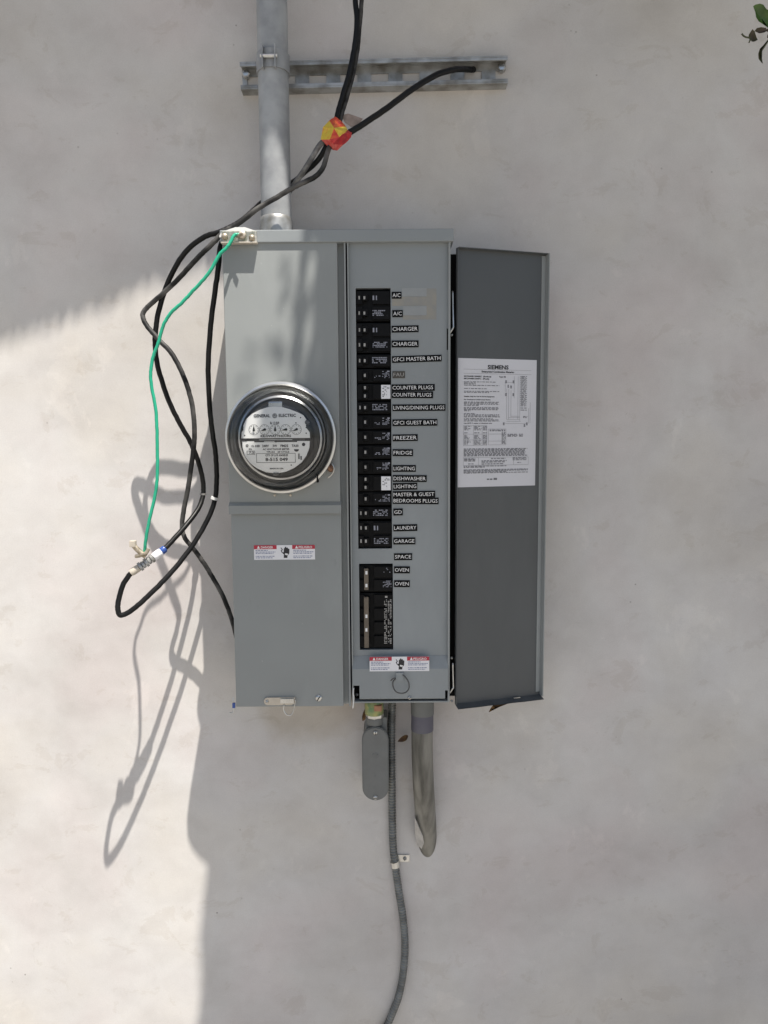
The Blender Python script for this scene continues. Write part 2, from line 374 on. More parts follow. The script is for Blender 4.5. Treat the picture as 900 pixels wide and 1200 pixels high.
# upper cover with flared lip
zl1 = Z(330, 588.5, DF); zl0 = Z(330, 602, 0.132)
u = MB(); u.box(xl, x_up_r, zl1, z_top - 0.003, 0.113, DF, 0.0022, seg=3)
uc = u.build('meter_cover', M['grey'], panel, smooth=40)
lp = MB()
prof = [(0.126, zl1 + 0.001), (0.1335, zl1 - 0.005), (0.1335, zl0), (0.1315, zl0), (0.1315, zl1 - 0.006), (0.1145, zl1 - 0.001)]
a = Vector((xl - 0.0004, 0, 0)); L_ = x_up_r - xl + 0.0016
lp.prism([Vector((xl - 0.0004, -d_, z_)) for d_, z_ in prof], Vector((L_, 0, 0)))
lp.build('drip_lip', M['grey'], panel)
lo = MB(); lo.box(xl + 0.0008, x_up_r + 0.0008, z_bl, zl1 - 0.002, 0.113, 0.1245, 0.002, seg=3)
lo.build('lower_cover', M['grey'], panel, smooth=40)

# dead-front plate with two openings
dp = 0.121
ox0, ox1 = X(418.3, 490, dp), X(458.6, 490, dp); oz1, oz0 = Z(438, 337.5, dp), Z(438, 643, dp)
qx0, qx1 = X(421.2, 711, dp), X(460.6, 711, dp); qz1, qz0 = Z(440, 660.5, dp), Z(440, 761.5, dp)
pz1, pz0 = z_top - 0.004, Z(470, 771, dp)
def holed(mb, xs, zs, holes, d0, d1):
    for i in range(len(xs) - 1):
        for j in range(len(zs) - 1):
            cx, cz = (xs[i] + xs[i + 1]) / 2, (zs[j] + zs[j + 1]) / 2
            if any(h[0] < cx < h[1] and h[2] < cz < h[3] for h in holes): continue
            f = front(0)
            mb.quad([f(xs[i], zs[j], d1), f(xs[i + 1], zs[j], d1), f(xs[i + 1], zs[j + 1], d1), f(xs[i], zs[j + 1], d1)])
    for h in holes:
        f = front(0); P = [(h[0], h[2]), (h[1], h[2]), (h[1], h[3]), (h[0], h[3])]
        for k in range(4):
            p, q = P[k], P[(k + 1) % 4]
            mb.quad([f(p[0], p[1], d0), f(q[0], q[1], d0), f(q[0], q[1], d1), f(p[0], p[1], d1)])
df = MB()
holed(df, sorted([x_jl1, ox0, ox1, qx0, qx1, x_rr0]), sorted([pz0, qz0, qz1, oz0, oz1, pz1]), [(ox0, ox1, oz0, oz1), (qx0, qx1, qz0, qz1)], dp - 0.012, dp)
dfo = df.build('dead_front', M['grey2'], panel)
cv = MB(); cv.box(ox0 - 0.002, qx1 + 0.002, qz0 - 0.002, oz1 + 0.002, 0.090, 0.096); cv.build('breaker_cavity', M['void'], panel)

# lower trim cover on the breaker side (sloped shoulder, notches, bottom lip)
s1, s2, s3 = Z(470, 768.5, 0.122), Z(470, 784, 0.131), Z(470, 818.5, 0.131)
tx0, tx1 = X(413.2, 795, 0.131), X(525.0, 795, 0.131)
nl, nr = X(421.3, 810, 0.131), X(521.6, 812, 0.131); nz_, nz2 = Z(417, 803.5, 0.131), Z(524, 809, 0.131)
tr = MB()
tr.quad([(tx0, -0.1215, s1), (tx0, -0.131, s2), (tx1, -0.131, s2), (tx1, -0.1215, s1)])
poly = [(tx0, s2), (tx0, nz_), (nl, nz_), (nl, s3), (nr, s3), (nr, nz2), (tx1, nz2), (tx1, s2)]
tr.prism([Vector((p, -0.131, q)) for p, q in poly], Vector((0, 0.0012, 0)))
tr.quad([(nl, -0.131, s3), (nr, -0.131, s3), (nr, -0.1245, s3 - 0.0035), (nl, -0.1245, s3 - 0.0035)])
tr.build('trim_cover', M['grey2'], panel)
bc = MB(); bc.box(tx0 + 0.0002, tx1 - 0.0002, z_br + 0.002, s1 - 0.006, 0.056, 0.112); bc.build('trim_void', M['void'], panel)

# ------------------------------------------------------------------ breakers
rb = random.Random(3)
def bar_block(mb, px0, px1, py0, py1, d, rows, dens, rnd):
    for r_ in range(rows):
        ya = py0 + (py1 - py0) * r_ / rows; yb = ya + (py1 - py0) / rows * 0.62
        x = px0
        while x < px1:
            wd = rnd.uniform(0.7, 2.2)
            if rnd.random() < dens:
                A = V(x, yb, d); B = V(min(x + wd, px1), ya, d); add_rect(mb, A.x, B.x, A.z, B.z, front(d))
            x += wd + 0.45
def breaker(y0, y1, poles, style, name='breaker', xa=417.0, xb=459.2, sk=0.0):
    yc = (y0 + y1) / 2
    sh = (yc - 340) / 300.0
    bx0 = (ox0 if yc < 650 else qx0) + 0.0010; bx1 = (ox1 if yc < 650 else qx1) - 0.0006
    d1 = dp - 0.0012
    za, zb = Z(438, y0, d1), Z(438, y1, d1)
    m_ = MB(); m_.box(bx0, bx1, zb, za, 0.094, d1 - 0.004, 0.0008)
    bo = m_.build('breaker', M['bakelite'], panel)
    # raised rating face and toggle well frame
    for k in range(poles):
        pa = y0 + (y1 - y0) * k / poles; pb = y0 + (y1 - y0) * (k + 1) / poles; pc = (pa + pb) / 2
        hz = (pb - pa) * 0.5
        r_ = MB(); r_.box(X(436.5 + 1.5 * sh, pc, d1), bx1 - 0.0006, Z(438, pb - 1.6, d1), Z(438, pa + 1.4, d1), d1 - 0.0045, d1 + 0.0006, 0.0006)
        r_.build('rating_face', M['bakelite'], bo)
        l_ = MB(); l_.box(bx0 + 0.0004, X(424.5 + 2 * sh, pc, d1), Z(438, pb - 1.6, d1), Z(438, pa + 1.4, d1), d1 - 0.0045, d1 + 0.0002, 0.0005); l_.build('switch_shoulder', M['bakelite'], bo)
    nt = poles if style != 'tandem' else 2
    for k in range(nt):
        pc = y0 + (y1 - y0) * (k + 0.5) / nt
        hh = min(4.0, (y1 - y0) / nt * 0.36)
        t_ = MB(); t_.box(X(424.6 + 2.2 * sh, pc, d1 + .003), X(430.6 + 2.0 * sh, pc, d1 + .003), Z(430, pc + hh, d1), Z(430, pc - hh, d1), d1 - 0.003, d1 + 0.0065, 0.0009)
        t_.build('toggle', M['bakelite'], bo)
        mk = MB(); dd = d1 + 0.0068
        A = V(425.8 + 2.0 * sh, pc + 1.7, dd); B = V(427.9 + 2.0 * sh, pc - 1.9, dd); add_rect(mk, A.x, B.x, A.z, B.z, front(dd))
        if style in ('old', 'gfi'):
            dd2 = d1 + 0.0005; A = V(420.0 + 2.4 * sh, pc + 1.9, dd2); B = V(421.6 + 2.4 * sh, pc - 2.2, dd2); add_rect(mk, A.x, B.x, A.z, B.z, front(dd2))
        mk.build('toggle_mark', M['toggle'], bo)
    # printing
    pr = MB(); dd = d1 + 0.0009
    mt = M['greyprint']
    if style == 'old':
        pc = y0 + (y1 - y0) / poles * 0.5
        if poles == 2:
            for (xa_, xb_) in ((436.6, 438.4), (440.4, 441.6)):
                A = V(xa_ + 1.5 * sh, pc + 2.6, dd); B = V(xb_ + 1.5 * sh, pc - 2.6, dd); add_rect(pr, A.x, B.x, A.z, B.z, front(dd))
            pc = y0 + (y1 - y0) * 0.75
        bar_block(pr, 436.4 + 2 * sh, 453.5 + 1.5 * sh, pc - 3.6, pc + 3.6, dd, 4, 0.72, rb)
    elif style == 'gfi':
        bar_block(pr, 435.5 + 2 * sh, 453 + 1.5 * sh, yc - 4.2, yc + 3.6, dd, 4, 0.8, rb)
    elif style == 'single':
        bar_block(pr, 447.6 + 1 * sh, 456 + 1 * sh, yc - 5.2, yc + 3.5, dd, 6, 0.55, rb); bar_block(pr, 438 + 2 * sh, 446 + sh, yc + 0.2, yc + 3.4, dd, 2, 0.5, rb)
        A = V(453.5 + sh, yc - 3.9, dd + .0001); B = V(456.2 + sh, yc - 5.6, dd + .0001); add_rect(pr, A.x, B.x, A.z, B.z, front(dd + .0001))
    elif style == 'main':
        for xa_, xb_, de in ((450.3, 453.6, 0.72), (454.6, 456.4, 0.55), (457, 459, 0.6)):
            bar_block(pr, xa_, xb_, y0 + 7, y1 - 5, dd, 30, de, rb)
        A = V(451.2, y0 + 5, dd + .0001); B = V(454, y0 + 2.8, dd + .0001); add_rect(pr, A.x, B.x, A.z, B.z, front(dd + .0001))
        mt = M['toggle']
    elif style == 'oven':
        bar_block(pr, 449.5, 457.5, y0 + 3, y0 + 9, dd, 4, 0.45, rb); bar_block(pr, 448.8, 458.6, y0 + 18, y0 + 26, dd, 6, 0.6, rb)
    if len(pr.bm.faces): pr.build('rating_print', mt if style != 'single' else M['greyprint'], bo)
    else: pr.bm.free()
    if style == 'tandem':
        s_ = MB(); A = V(446.6 + 0.3 * sh, yc + 8.0, dd + .0012); B = V(457.0 + 1 * sh, yc - 8.2, dd + .0012)
        s_.box(A.x, B.x, A.z, B.z, dd - 0.0004, dd + 0.0012); s_.build('white_rating_sticker', M['paper'], bo)
        k_ = MB(); bar_block(k_, 448 + .3 * sh, 453 + .6 * sh, yc - 6.5, yc + 6.5, dd + .0015, 7, 0.45, rb); bar_block(k_, 453.2 + .5 * sh, 456 + .6 * sh, yc - 5.5, yc - 3, dd + .0015, 2, 0.95, rb)
        k_.build('sticker_print', M['softink'], bo)
    return bo
for args in [(340, 376, 2, 'old'), (378, 413, 2, 'old'), (415, 430.5, 1, 'gfi'), (432, 448, 1, 'single'), (449.5, 469, 1, 'tandem'), (470.5, 485, 1, 'gfi'),
             (486.5, 503, 1, 'single'), (504.5, 520.5, 1, 'single'), (522, 538, 1, 'single'), (539.5, 555.5, 1, 'single'), (557, 576, 1, 'tandem'), (577, 592.5, 1, 'single'),
             (594.5, 608.5, 1, 'gfi'), (611, 642, 2, 'old')]:
    breaker(*args)
bo = breaker(662.5, 694, 2, 'oven'); bm2 = breaker(695.5, 760, 4, 'main')
t_ = MB(); A = V(426.8, 691.5, dp + .008); B = V(431.6, 666.5, dp + .008); t_.box(A.x, B.x, A.z, B.z, dp + 0.0005, dp + 0.008, 0.0008); t_.build('handle_tie', M['brown'], bo)
t_ = MB(); A = V(427.0, 760, dp + .008); B = V(431.8, 700, dp + .008); t_.box(A.x, B.x, A.z + 0.001, B.z, dp + 0.0005, dp + 0.008, 0.0008); t_.build('handle_tie', M['brown'], bm2)
for par, ys in ((bo, (671, 686)), (bm2, (722, 738))):
    for yy in ys:
        k_ = MB(); A = V(428.2, yy + 2.2, dp + .0084); B = V(430.6, yy - 1.8, dp + .0084); add_rect(k_, A.x, B.x, A.z, B.z, front(dp + .0084)); k_.build('toggle_mark', M['white'], par)

# ------------------------------------------------------------------ circuit labels
LBL = [('A/C', 459, 470.5, 346), ('A/C', 459.8, 472, 367.5), ('CHARGER', 459, 490.5, 385.5), ('CHARGER', 459, 490.5, 403), ('GFCI MASTER BATH', 459.5, 517.5, 420.5), ('FAU', 460, 474.5, 439),
       ('COUNTER PLUGS', 459, 509.5, 454.2), ('COUNTER PLUGS', 459, 507.5, 462.6), ('LIVING/DINING PLUGS', 460, 522, 477.7), ('GFCI GUEST BATH', 460, 512.5, 495.2), ('FREEZER', 460.2, 489.5, 513),
       ('FRIDGE', 460.2, 484, 530.5), ('LIGHTING', 460.2, 487.3, 549), ('DISHWASHER', 460.2, 500, 560.8), ('LIGHTING', 460.4, 489, 570), ('MASTER & GUEST', 460.2, 510, 579.3), ('BEDROOMS PLUGS', 460.2, 514, 586.8),
       ('GD', 461, 472, 600), ('LAUNDRY', 461, 489, 618.5), ('GARAGE', 461, 486.8, 634), ('SPACE', 461.8, 483, 652.4), ('OVEN', 461.8, 480.2, 667.8), ('OVEN', 461.8, 480.2, 684)]
rl = random.Random(11)
for i, (s, xa, xb, yc) in enumerate(LBL):
    dl = dp + 0.0005 + (0.0004 if i % 2 else 0.0)
    A = V(xa, yc + 4.1, dl); B = V(xb, yc - 4.1, dl); tilt = R(rl.uniform(-0.9, 0.9)) if s != 'GFCI MASTER BATH' else R(1.4)
    cx, cz = (A.x + B.x) / 2, (A.z + B.z) / 2; hw, hh = (B.x - A.x) / 2, (B.z - A.z) / 2
    ct, st_ = math.cos(tilt), math.sin(tilt)
    fr = lambda a_, b_, c_=0.0, cx=cx, cz=cz, ct=ct, st_=st_: Vector((cx + a_ * ct - b_ * st_, -(dp + c_), cz + a_ * st_ + b_ * ct))
    m_ = MB(); m_.box(-hw, hw, -hh, hh, 0.0001, dl - dp + 0.0004, frame=fr)
    lo_ = m_.build('circuit_label', M['label_faded'] if s == 'FAU' else M['label'], panel)
    t_ = MB(); mg = 0.0014; nrm = 0.0030
    add_text(t_, s, -hw + mg, hw - mg * (1.2 if s != 'COUNTER PLUGS' else 2.0), -nrm * 0.96, nrm * 0.96, fr, dl - dp + 0.0006, 0.0)
    t_.build('lettering', M['white'] if s != 'FAU' else M['toggle'], lo_)

# tape residue
f_ = front(dp)
r_ = MB()
for (xa, ya, xb, yb) in ((459.5, 347.5, 500, 358.5), (500, 338, 511.5, 374.5), (472, 369.5, 500, 374.5)):
    A = V(xa, yb, dp); B = V(xb, ya, dp); add_rect(r_, A.x, B.x, A.z, B.z, f_, 0.0002)
r_.build('tape_residue', M['residue'], panel)
r_ = MB()
for (xa, ya, xb, yb) in ((471, 337.5, 500, 347.4), (472.2, 358.6, 499.8, 369.4)):
    A = V(xa, yb, dp); B = V(xb, ya, dp); add_rect(r_, A.x, B.x, A.z, B.z, f_, 0.0002)
r_.build('cleaned_patch', M['residue2'], panel)

# ------------------------------------------------------------------ danger stickers
def danger(pxa, pya, pxb, pyb, d):
    A = V(pxa, pyb, d); B = V(pxb, pya, d); W_ = B.x - A.x; H_ = B.z - A.z; f = lambda a_, b_, c_=0.0: Vector((A.x + a_ * W_, -(d + c_), A.z + b_ * H_))
    m_ = MB(); m_.box(0, 1, 0, 1, 0.0001, 0.0005, frame=f); so = m_.build('danger_sticker', M['paper'], panel)
    m_ = MB(); add_rect(m_, 0.0, 0.372, 0.73, 1.0, f, 0.0007); add_rect(m_, 0.628, 1.0, 0.73, 1.0, f, 0.0007); m_.build('red_header', M['red'], so)
    m_ = MB()
    add_text(m_, 'DANGER', 0.115, 0.315, 0.775, 0.94, f, 0.0010, 0.015); add_text(m_, 'PELIGRO', 0.735, 0.955, 0.775, 0.94, f, 0.0010, 0.015)
    for x0 in (0.05, 0.675):
        m_.quad([f(x0, 0.77, 0.001), f(x0 + 0.05, 0.77, 0.001), f(x0 + 0.027, 0.96, 0.001), f(x0 + 0.023, 0.96, 0.001)])
    m_.build('header_lettering', M['white'], so)
    m_ = MB(); rr = random.Random(5)
    for x0, x1 in ((0.025, 0.35), (0.645, 0.98)):
        for k, (zc, fr_) in enumerate(((0.64, 0.62), (0.53, 1.0), (0.43, 0.9), (0.24, 0.95), (0.13, 0.85))):
            x = x0; xe = x0 + (x1 - x0) * fr_
            while x < xe:
                w_ = min(rr.uniform(0.012, 0.045), xe - x); add_rect(m_, x, x + w_, zc - 0.026, zc + 0.026, f, 0.0007); x += w_ + 0.009
    m_.build('warning_text', M['blueink'], so)
    m_ = MB()
    hand = [(0.485, 0.12), (0.545, 0.12), (0.55, 0.28), (0.578, 0.42), (0.582, 0.72), (0.570, 0.76), (0.560, 0.74), (0.556, 0.82), (0.542, 0.84), (0.535, 0.80), (0.528, 0.88), (0.512, 0.88), (0.507, 0.80), (0.497, 0.80), (0.490, 0.74), (0.488, 0.52), (0.470, 0.50), (0.468, 0.43), (0.490, 0.36)]
    m_.bm.faces.new([m_.bm.verts.new(f(a_, b_, 0.0007)) for a_, b_ in hand])
    bolt = [(0.436, 0.82), (0.452, 0.82), (0.475, 0.68), (0.456, 0.62), (0.472, 0.46), (0.458, 0.46), (0.438, 0.62), (0.458, 0.70)]
    m_.bm.faces.new([m_.bm.verts.new(f(a_, b_, 0.0007)) for a_, b_ in bolt]); m_.build('shock_hand_symbol', M['ink'], so)
    m_ = MB(); m_.quad([f(0.505, 0.34, 0.0009), f(0.548, 0.30, 0.0009), f(0.560, 0.40, 0.0009), f(0.512, 0.45, 0.0009)]); m_.build('symbol_flash', M['white'], so)
danger(298, 638.5, 369, 656, 0.1245)
danger(433.2, 769.3, 503, 786.7, 0.1318)

# ------------------------------------------------------------------ panel hardware
def screw(px, py, d, r, name='screw', parent=panel, m='steel', th=0.003):
    p = V(px, py, d); s_ = MB(); s_.lathe((p.x, -d + 0.0005, p.z), [(0.0001, th), (r * 0.55, th * 0.95), (r * 0.9, th * 0.65), (r, th * 0.2), (r, 0)], 18)
    so = s_.build(name, M[m], parent, smooth=50)
    k_ = MB(); a_ = random.uniform(0, 3); e1 = Vector((math.cos(a_), 0, math.sin(a_))); e2 = Vector((-e1.z, 0, e1.x)); q = Vector((p.x, -d - th - 0.0003, p.z))
    k_.quad([q - e1 * r * .8 - e2 * r * .13, q + e1 * r * .8 - e2 * r * .13, q + e1 * r * .8 + e2 * r * .13, q - e1 * r * .8 + e2 * r * .13]); k_.build('screw_slot', M['void'], so)
screw(373.5, 818, 0.1245, 0.0058); screw(480, 817.5, 0.131, 0.0034)
screw(418.3, 814, 0.112, 0.003)
# pull ring on trim cover
tb = MB(); A = V(463.5, 798, 0.132); B = V(473, 788, 0.132); tb.box(A.x, B.x, A.z, B.z, 0.130, 0.1335, 0.0006); tb.build('ring_tab', M['grey2'], panel)
pts = [V(458, 797.5, .138), V(461, 795, .139), V(463.5, 795.2, .137), V(460.5, 799, .138), V(460.8, 805, .139), V(464, 810.5, .140), V(470, 812.5, .140), V(476, 811, .140), V(479.4, 806, .139), V(478.6, 799, .138), V(475, 793.5, .137), V(472, 791, .135)]
tb = MB(); tb.tube(catmull(pts, 5), 0.0011, 8); tb.build('pull_ring', M['meterdark'], panel, smooth=True)
# hasp, wire ring
hz = MB(); A = V(309.5, 826.5, .128); B = V(345.5, 817.5, .128); hr = (B.z - A.z) / 2; hz.prism([Vector((A.x + hr - hr * math.sin(math.pi * k / 10), -.128, (A.z + B.z) / 2 - hr * math.cos(math.pi * k / 10))) for k in range(11)] + [Vector((B.x, -.128, B.z)), Vector((B.x, -.128, B.z - hr * 1.5)), Vector((B.x - .006, -.128, A.z))], Vector((0, .004, 0)))
hs = hz.build('hasp', M['tan'], panel); screw(313, 822, 0.128, 0.0028, parent=hs)
hz = MB(); A = V(328.5, 824.0, .1292); B = V(344.5, 818.5, .1292); hz.box(A.x, B.x, A.z, B.z, 0.1278, 0.1312, 0.0006); hz.build('hasp_leaf', M['steel'], hs)
wr = MB(); wr.tube(catmull([V(333, 826, .130), V(332.5, 832, .131), V(336, 837.5, .132), V(341, 838, .132), V(344, 833, .131), V(345.5, 826, .130), V(346.5, 820, .1295)], 5), 0.0009, 8); wr.build('wire_loop', M['steel'], hs, smooth=True)
# blue-white tag seal at the lower-left corner
sl = MB(); sl.tube([V(273.6, 826, .122), V(273.0, 821.5, .124), V(273.4, 817.5, .122)], 0.0007, 6); so = sl.build('seal_wire', M['steel'], panel)
sl = MB(); A = V(272.4, 829.6, .124); B = V(275.6, 823.8, .124); sl.box(A.x, B.x, A.z, B.z, .1215, .1255, .0008); sl.build('seal_body', M['blue'], so)
sl = MB(); sl.tube(catmull([V(274.5, 829, .124), V(274, 834, .125), V(270.5, 836, .125), V(268.5, 834.8, .125)], 4), 0.0014, 8); sl.build('seal_plug', M['steel'], so, smooth=True)
# left notch latch (white pin)
sl = MB(); sl.tube(catmull([V(414.5, 806, .127), V(414.0, 812, .128), V(414.6, 818, .128), V(413.6, 830, .127)], 4), 0.0011, 8); sl.build('latch_wire', M['zip'], panel, smooth=True)
# hinge wires and black block painting in the shade of the gap beside the door
hg = MB(); hg.box(X(528, 550, .11), X(534.5, 550, .11), Z(530, 818, .11), Z(530, 296, .11), 0.04, 0.100); hg.build('hinge_gap_shade', M['void'], panel)
for ya, yb, yc in ((341, 361, 390), (777, 790, 812)):
    h_ = MB(); h_.tube(catmull([V(530.6, ya, .121), V(530.8, yb, .121), V(531.2, (yb + yc) / 2 + 4, .123), V(531.0, yc - 6, .124), V(527.2, yc, .1235)], 5), 0.0014, 8)
    h_.build('hinge_wire', M['steel'], panel, smooth=True)
for yy in (392.6, 771, 822.5 - 1):
    screw(529.3, yy, 0.120, 0.0022)
h_ = MB(); A = V(523.6, 410, dp + .0006); B = V(525.4, 385, dp + .0006); h_.box(A.x, B.x, A.z, B.z, dp - .002, dp + 0.0006); h_.build('hinge_slot', M['void'], panel)

# ------------------------------------------------------------------ open door
dL, dR = 0.118, 0.075
pL, pR = V(534.0, 560, dL), V(636.5, 560, dR)
eu = Vector((pR.x - pL.x, pR.y - pL.y, 0)); WD = eu.length; eu.normalize(); en = Vector((eu.y, -eu.x, 0));
if en.y > 0: en = -en
dz1 = (Z(534, 292, dL) + Z(634, 297, dR)) / 2; dz0 = (Z(535, 827, dL) + Z(632, 812, dR)) / 2
DO = Vector((pL.x, pL.y, 0))
def DFR(u_, z_, c_=0.0): return DO + eu * u_ + Vector((0, 0, z_)) + en * c_
dm = MB(); dm.box(0, WD, dz0, dz1, -0.0012, 0.0, frame=DFR)
dm.box(0, 0.0012, dz0 + 0.0003, dz1 - 0.0003, 0.0001, 0.006, frame=DFR)
dm.box(0.0013, WD - 0.0013, dz1 - 0.0012, dz1 - 0.0001, 0.0001, 0.009, frame=DFR)        # top flange
nseg = 24
rd = random.Random(2)
wob = [0.0016 * math.sin(i * 0.9) + rd.uniform(-0.0007, 0.0007) for i in range(nseg + 1)]
for i in range(nseg):                                                                     # wavy bottom flange
    ua, ub = WD * i / nseg, WD * (i + 1) / nseg
    dm.quad([DFR(ua, dz0 + 0.0006, 0.0), DFR(ub, dz0 + 0.0006, 0.0), DFR(ub, dz0 - 0.0035 + wob[i + 1] * 0.5, 0.0135 + wob[i + 1]), DFR(ua, dz0 - 0.0035 + wob[i] * 0.5, 0.0135 + wob[i])])
    dm.quad([DFR(ua, dz0 - 0.0001, 0.0), DFR(ub, dz0 - 0.0001, 0.0), DFR(ub, dz0 - 0.0043 + wob[i + 1] * 0.5, 0.0135 + wob[i + 1]), DFR(ua, dz0 - 0.0043 + wob[i] * 0.5, 0.0135 + wob[i])])
door = dm.build('door', M['door'], panel)
fl = MB(); fl.box(WD - 0.0012, WD + .0002, dz0 + 0.0003, dz1 - 0.0003, 0.0001, 0.0115, .0004, frame=DFR); fl.box(WD - 0.0085, WD - 0.0014, dz0 + 0.006, dz1 - 0.003, 0.0001, 0.0012, frame=DFR); fl.build('door_flange', M['grey'], door)  # lighter enamel stands in for the light this flange catches
door['label'] = 'dark grey hinged breaker door swung open to the right'
sl = MB(); sl.box(WD - 0.052, WD - 0.040, dz0 + 0.0003, dz0 + 0.0012, 0.003, 0.0055, frame=DFR); sl.build('flange_slot', M['steel'], door)
def onDoor(px, py):
    v = ROT @ Vector((px - 450.0, 600.0 - py, -F_PX)); t = (DO - CAM).dot(en) / v.dot(en); p = CAM + v * t; return (p - DO).dot(eu), p.z
u0, zt = onDoor(536.5, 419.5); u1, _ = onDoor(628.6, 440); _, zb0 = onDoor(580, 570)
sm = MB(); sm.box(u0, u1, zb0, zt, 0.0001, 0.0005, frame=DFR); sheet = sm.build('instruction_sheet', M['sheet'], panel)
SW, SH = u1 - u0, zt - zb0
def SF(a_, b_, c_=0.0): return DFR(u0 + a_ * SW, zb0 + b_ * SH, 0.0008 + c_)
k_ = MB()
add_text(k_, 'SIEMENS', 0.37, 0.635, 0.920, 0.953, SF, 0, 0.035); k_.build('maker_name', M['ink'], sheet)
k_ = MB()
add_text(k_, 'Enterprised Combination Metering', 0.295, 0.71, 0.889, 0.908, SF, 0, 0.035)
add_text(k_, 'MC3040B1200SEC  (Surface)', 0.075, 0.415, 0.854, 0.868, SF, 0, 0.04); add_text(k_, 'MC3040B1200FC  (Flush)', 0.075, 0.39, 0.836, 0.850, SF, 0, 0.04); add_text(k_, 'Type 3R', 0.515, 0.605, 0.854, 0.868, SF, 0, 0.04)
add_text(k_, 'Suitable Only For Use As Service Equipment', 0.075, 0.46, 0.700, 0.712, SF, 0, 0.04)
add_text(k_, 'For Overhead or Underground Service', 0.075, 0.41, 0.676, 0.688, SF, 0, 0.04)
add_text(k_, 'Use 60/75 C copper or aluminum wire', 0.075, 0.43, 0.494, 0.505, SF, 0, 0.04)
k_.build('headings', M['ink'], sheet)
k_ = MB(); rw = random.Random(21)
def line(mb, a0, a1, b_, h=0.0040, ws=(0.014, 0.05), gp=0.010):
    x = a0
    while x < a1:
        w_ = min(rw.uniform(*ws), a1 - x); add_rect(mb, x, x + w_, b_ - h * rw.uniform(.7, 1) * .8, b_ + h * .8, SF); x += w_ + gp
for b_, e in [(0.820, .47), (0.811, .22), (0.803, .22), (0.793, .52), (0.768, .36), (0.747, .52), (0.738, .40), (0.664, .52), (0.656, .50), (0.647, .52), (0.638, .26), (0.622, .51), (0.613, .52), (0.605, .50), (0.596, .16), (0.575, .22), (0.566, .52), (0.557, .52), (0.549, .53), (0.535, .44), (0.526, .52), (0.517, .52)]:
    line(k_, 0.075, e, b_)
for b_ in (0.299, 0.290, 0.281, 0.272, 0.263, 0.254, 0.245): line(k_, 0.075, rw.uniform(0.85, 0.90), b_, 0.005)
for b_ in (0.163, 0.155, 0.135, 0.127, 0.118, 0.110): line(k_, 0.075, rw.choice([0.9, 0.62, 0.34, 0.9]), b_, 0.0045)
for b_ in (0.222, 0.205, 0.195, 0.180): line(k_, 0.30 if b_ < .22 else .42, rw.uniform(0.58, 0.66), b_, 0.005)
for b_ in (0.222, 0.214, 0.205): line(k_, 0.08, 0.22, b_, 0.005); line(k_, 0.70, 0.88, b_ + .004, 0.004)
line(k_, .13, .20, .182); line(k_, .76, .81, .188)
for b_ in (0.475, 0.466, 0.457, 0.448, 0.425, 0.405, 0.396, 0.387, 0.378, 0.362, 0.353, 0.345, 0.336):
    line(k_, .08, rw.uniform(.12, .18), b_); line(k_, .205, rw.uniform(.26, .30), b_); line(k_, .315, .365, b_, gp=.006)
for i in range(11): line(k_, .555, .605, .428 - i * .0088)
for b_ in (0.447, .440): line(k_, .40, .60, b_)
for b_ in (0.413, 0.405, 0.397): line(k_, .63, .76, b_); line(k_, .78, .83, b_)
for i in range(17): line(k_, .80, .875, .868 - i * .0165, 0.0042); add_rect(k_, .79, .797, .866 - i * .0165, .871 - i * .0165, SF)
for i in range(14): line(k_, .80, .86, .860 - i * .0165, 0.003)
for a_, b_ in ((.595, .83), (.69, .83), (.625, .795), (.66, .79), (.595, .73), (.69, .73), (.57, .50), (.87, .50), (.84, .487)): line(k_, a_, a_ + .02, b_, .008); line(k_, a_, a_ + .02, b_ - .012, .006)
for i in range(22): add_rect(k_, .918, .924, .66 - i * .0075, .664 - i * .0075, SF)
for a_, b_ in ((.83, .553), (.83, .545)): line(k_, a_, .885, b_)
k_.build('fine_print', M['softink'], sheet)
k_ = MB(); T = 0.0016
def hl(a0, a1, b_): add_rect(k_, a0, a1, b_ - T / 2, b_ + T / 2, SF, 0.0001)
def vl(a_, b0, b1): add_rect(k_, a_ - T * .8, a_ + T * .8, b0, b1, SF, 0.0001)
hl(.07, .93, .916); hl(.07, .93, .884)
for r4 in ((.07, .365, .326, .482), (.385, .61, .330, .455), (.07, .905, .170, .232), (.07, .26, .170, .232), (.71, .905, .170, .232)):
    hl(r4[0], r4[1], r4[2]); hl(r4[0], r4[1], r4[3]); vl(r4[0], r4[2], r4[3]); vl(r4[1], r4[2], r4[3])
vl(.195, .326, .482); vl(.305, .326, .482); hl(.385, .61, .36); hl(.385, .61, .415); hl(.07, .365, .37); hl(.07, .365, .415)
for a_ in (.615, .64): vl(a_, .53, .77)
vl(.67, .55, .76); vl(.76, .53, .868); vl(.71, .70, .868); vl(.595, .74, .82); vl(.785, .52, .87)
hl(.615, .785, .53); hl(.615, .80, .515); hl(.64, .785, .545); hl(.67, .785, .555); hl(.60, .87, .498); vl(.90, .498, .62); hl(.30, .90, .128); hl(.595, .70, .82)
k_.build('ruled_lines', M['softink'], sheet)
k_ = MB(); line(k_, .37, .44, .058, .007); add_rect(k_, .455, .50, .052, .068, SF); k_.build('date_stamp', M['dimprint'], sheet)
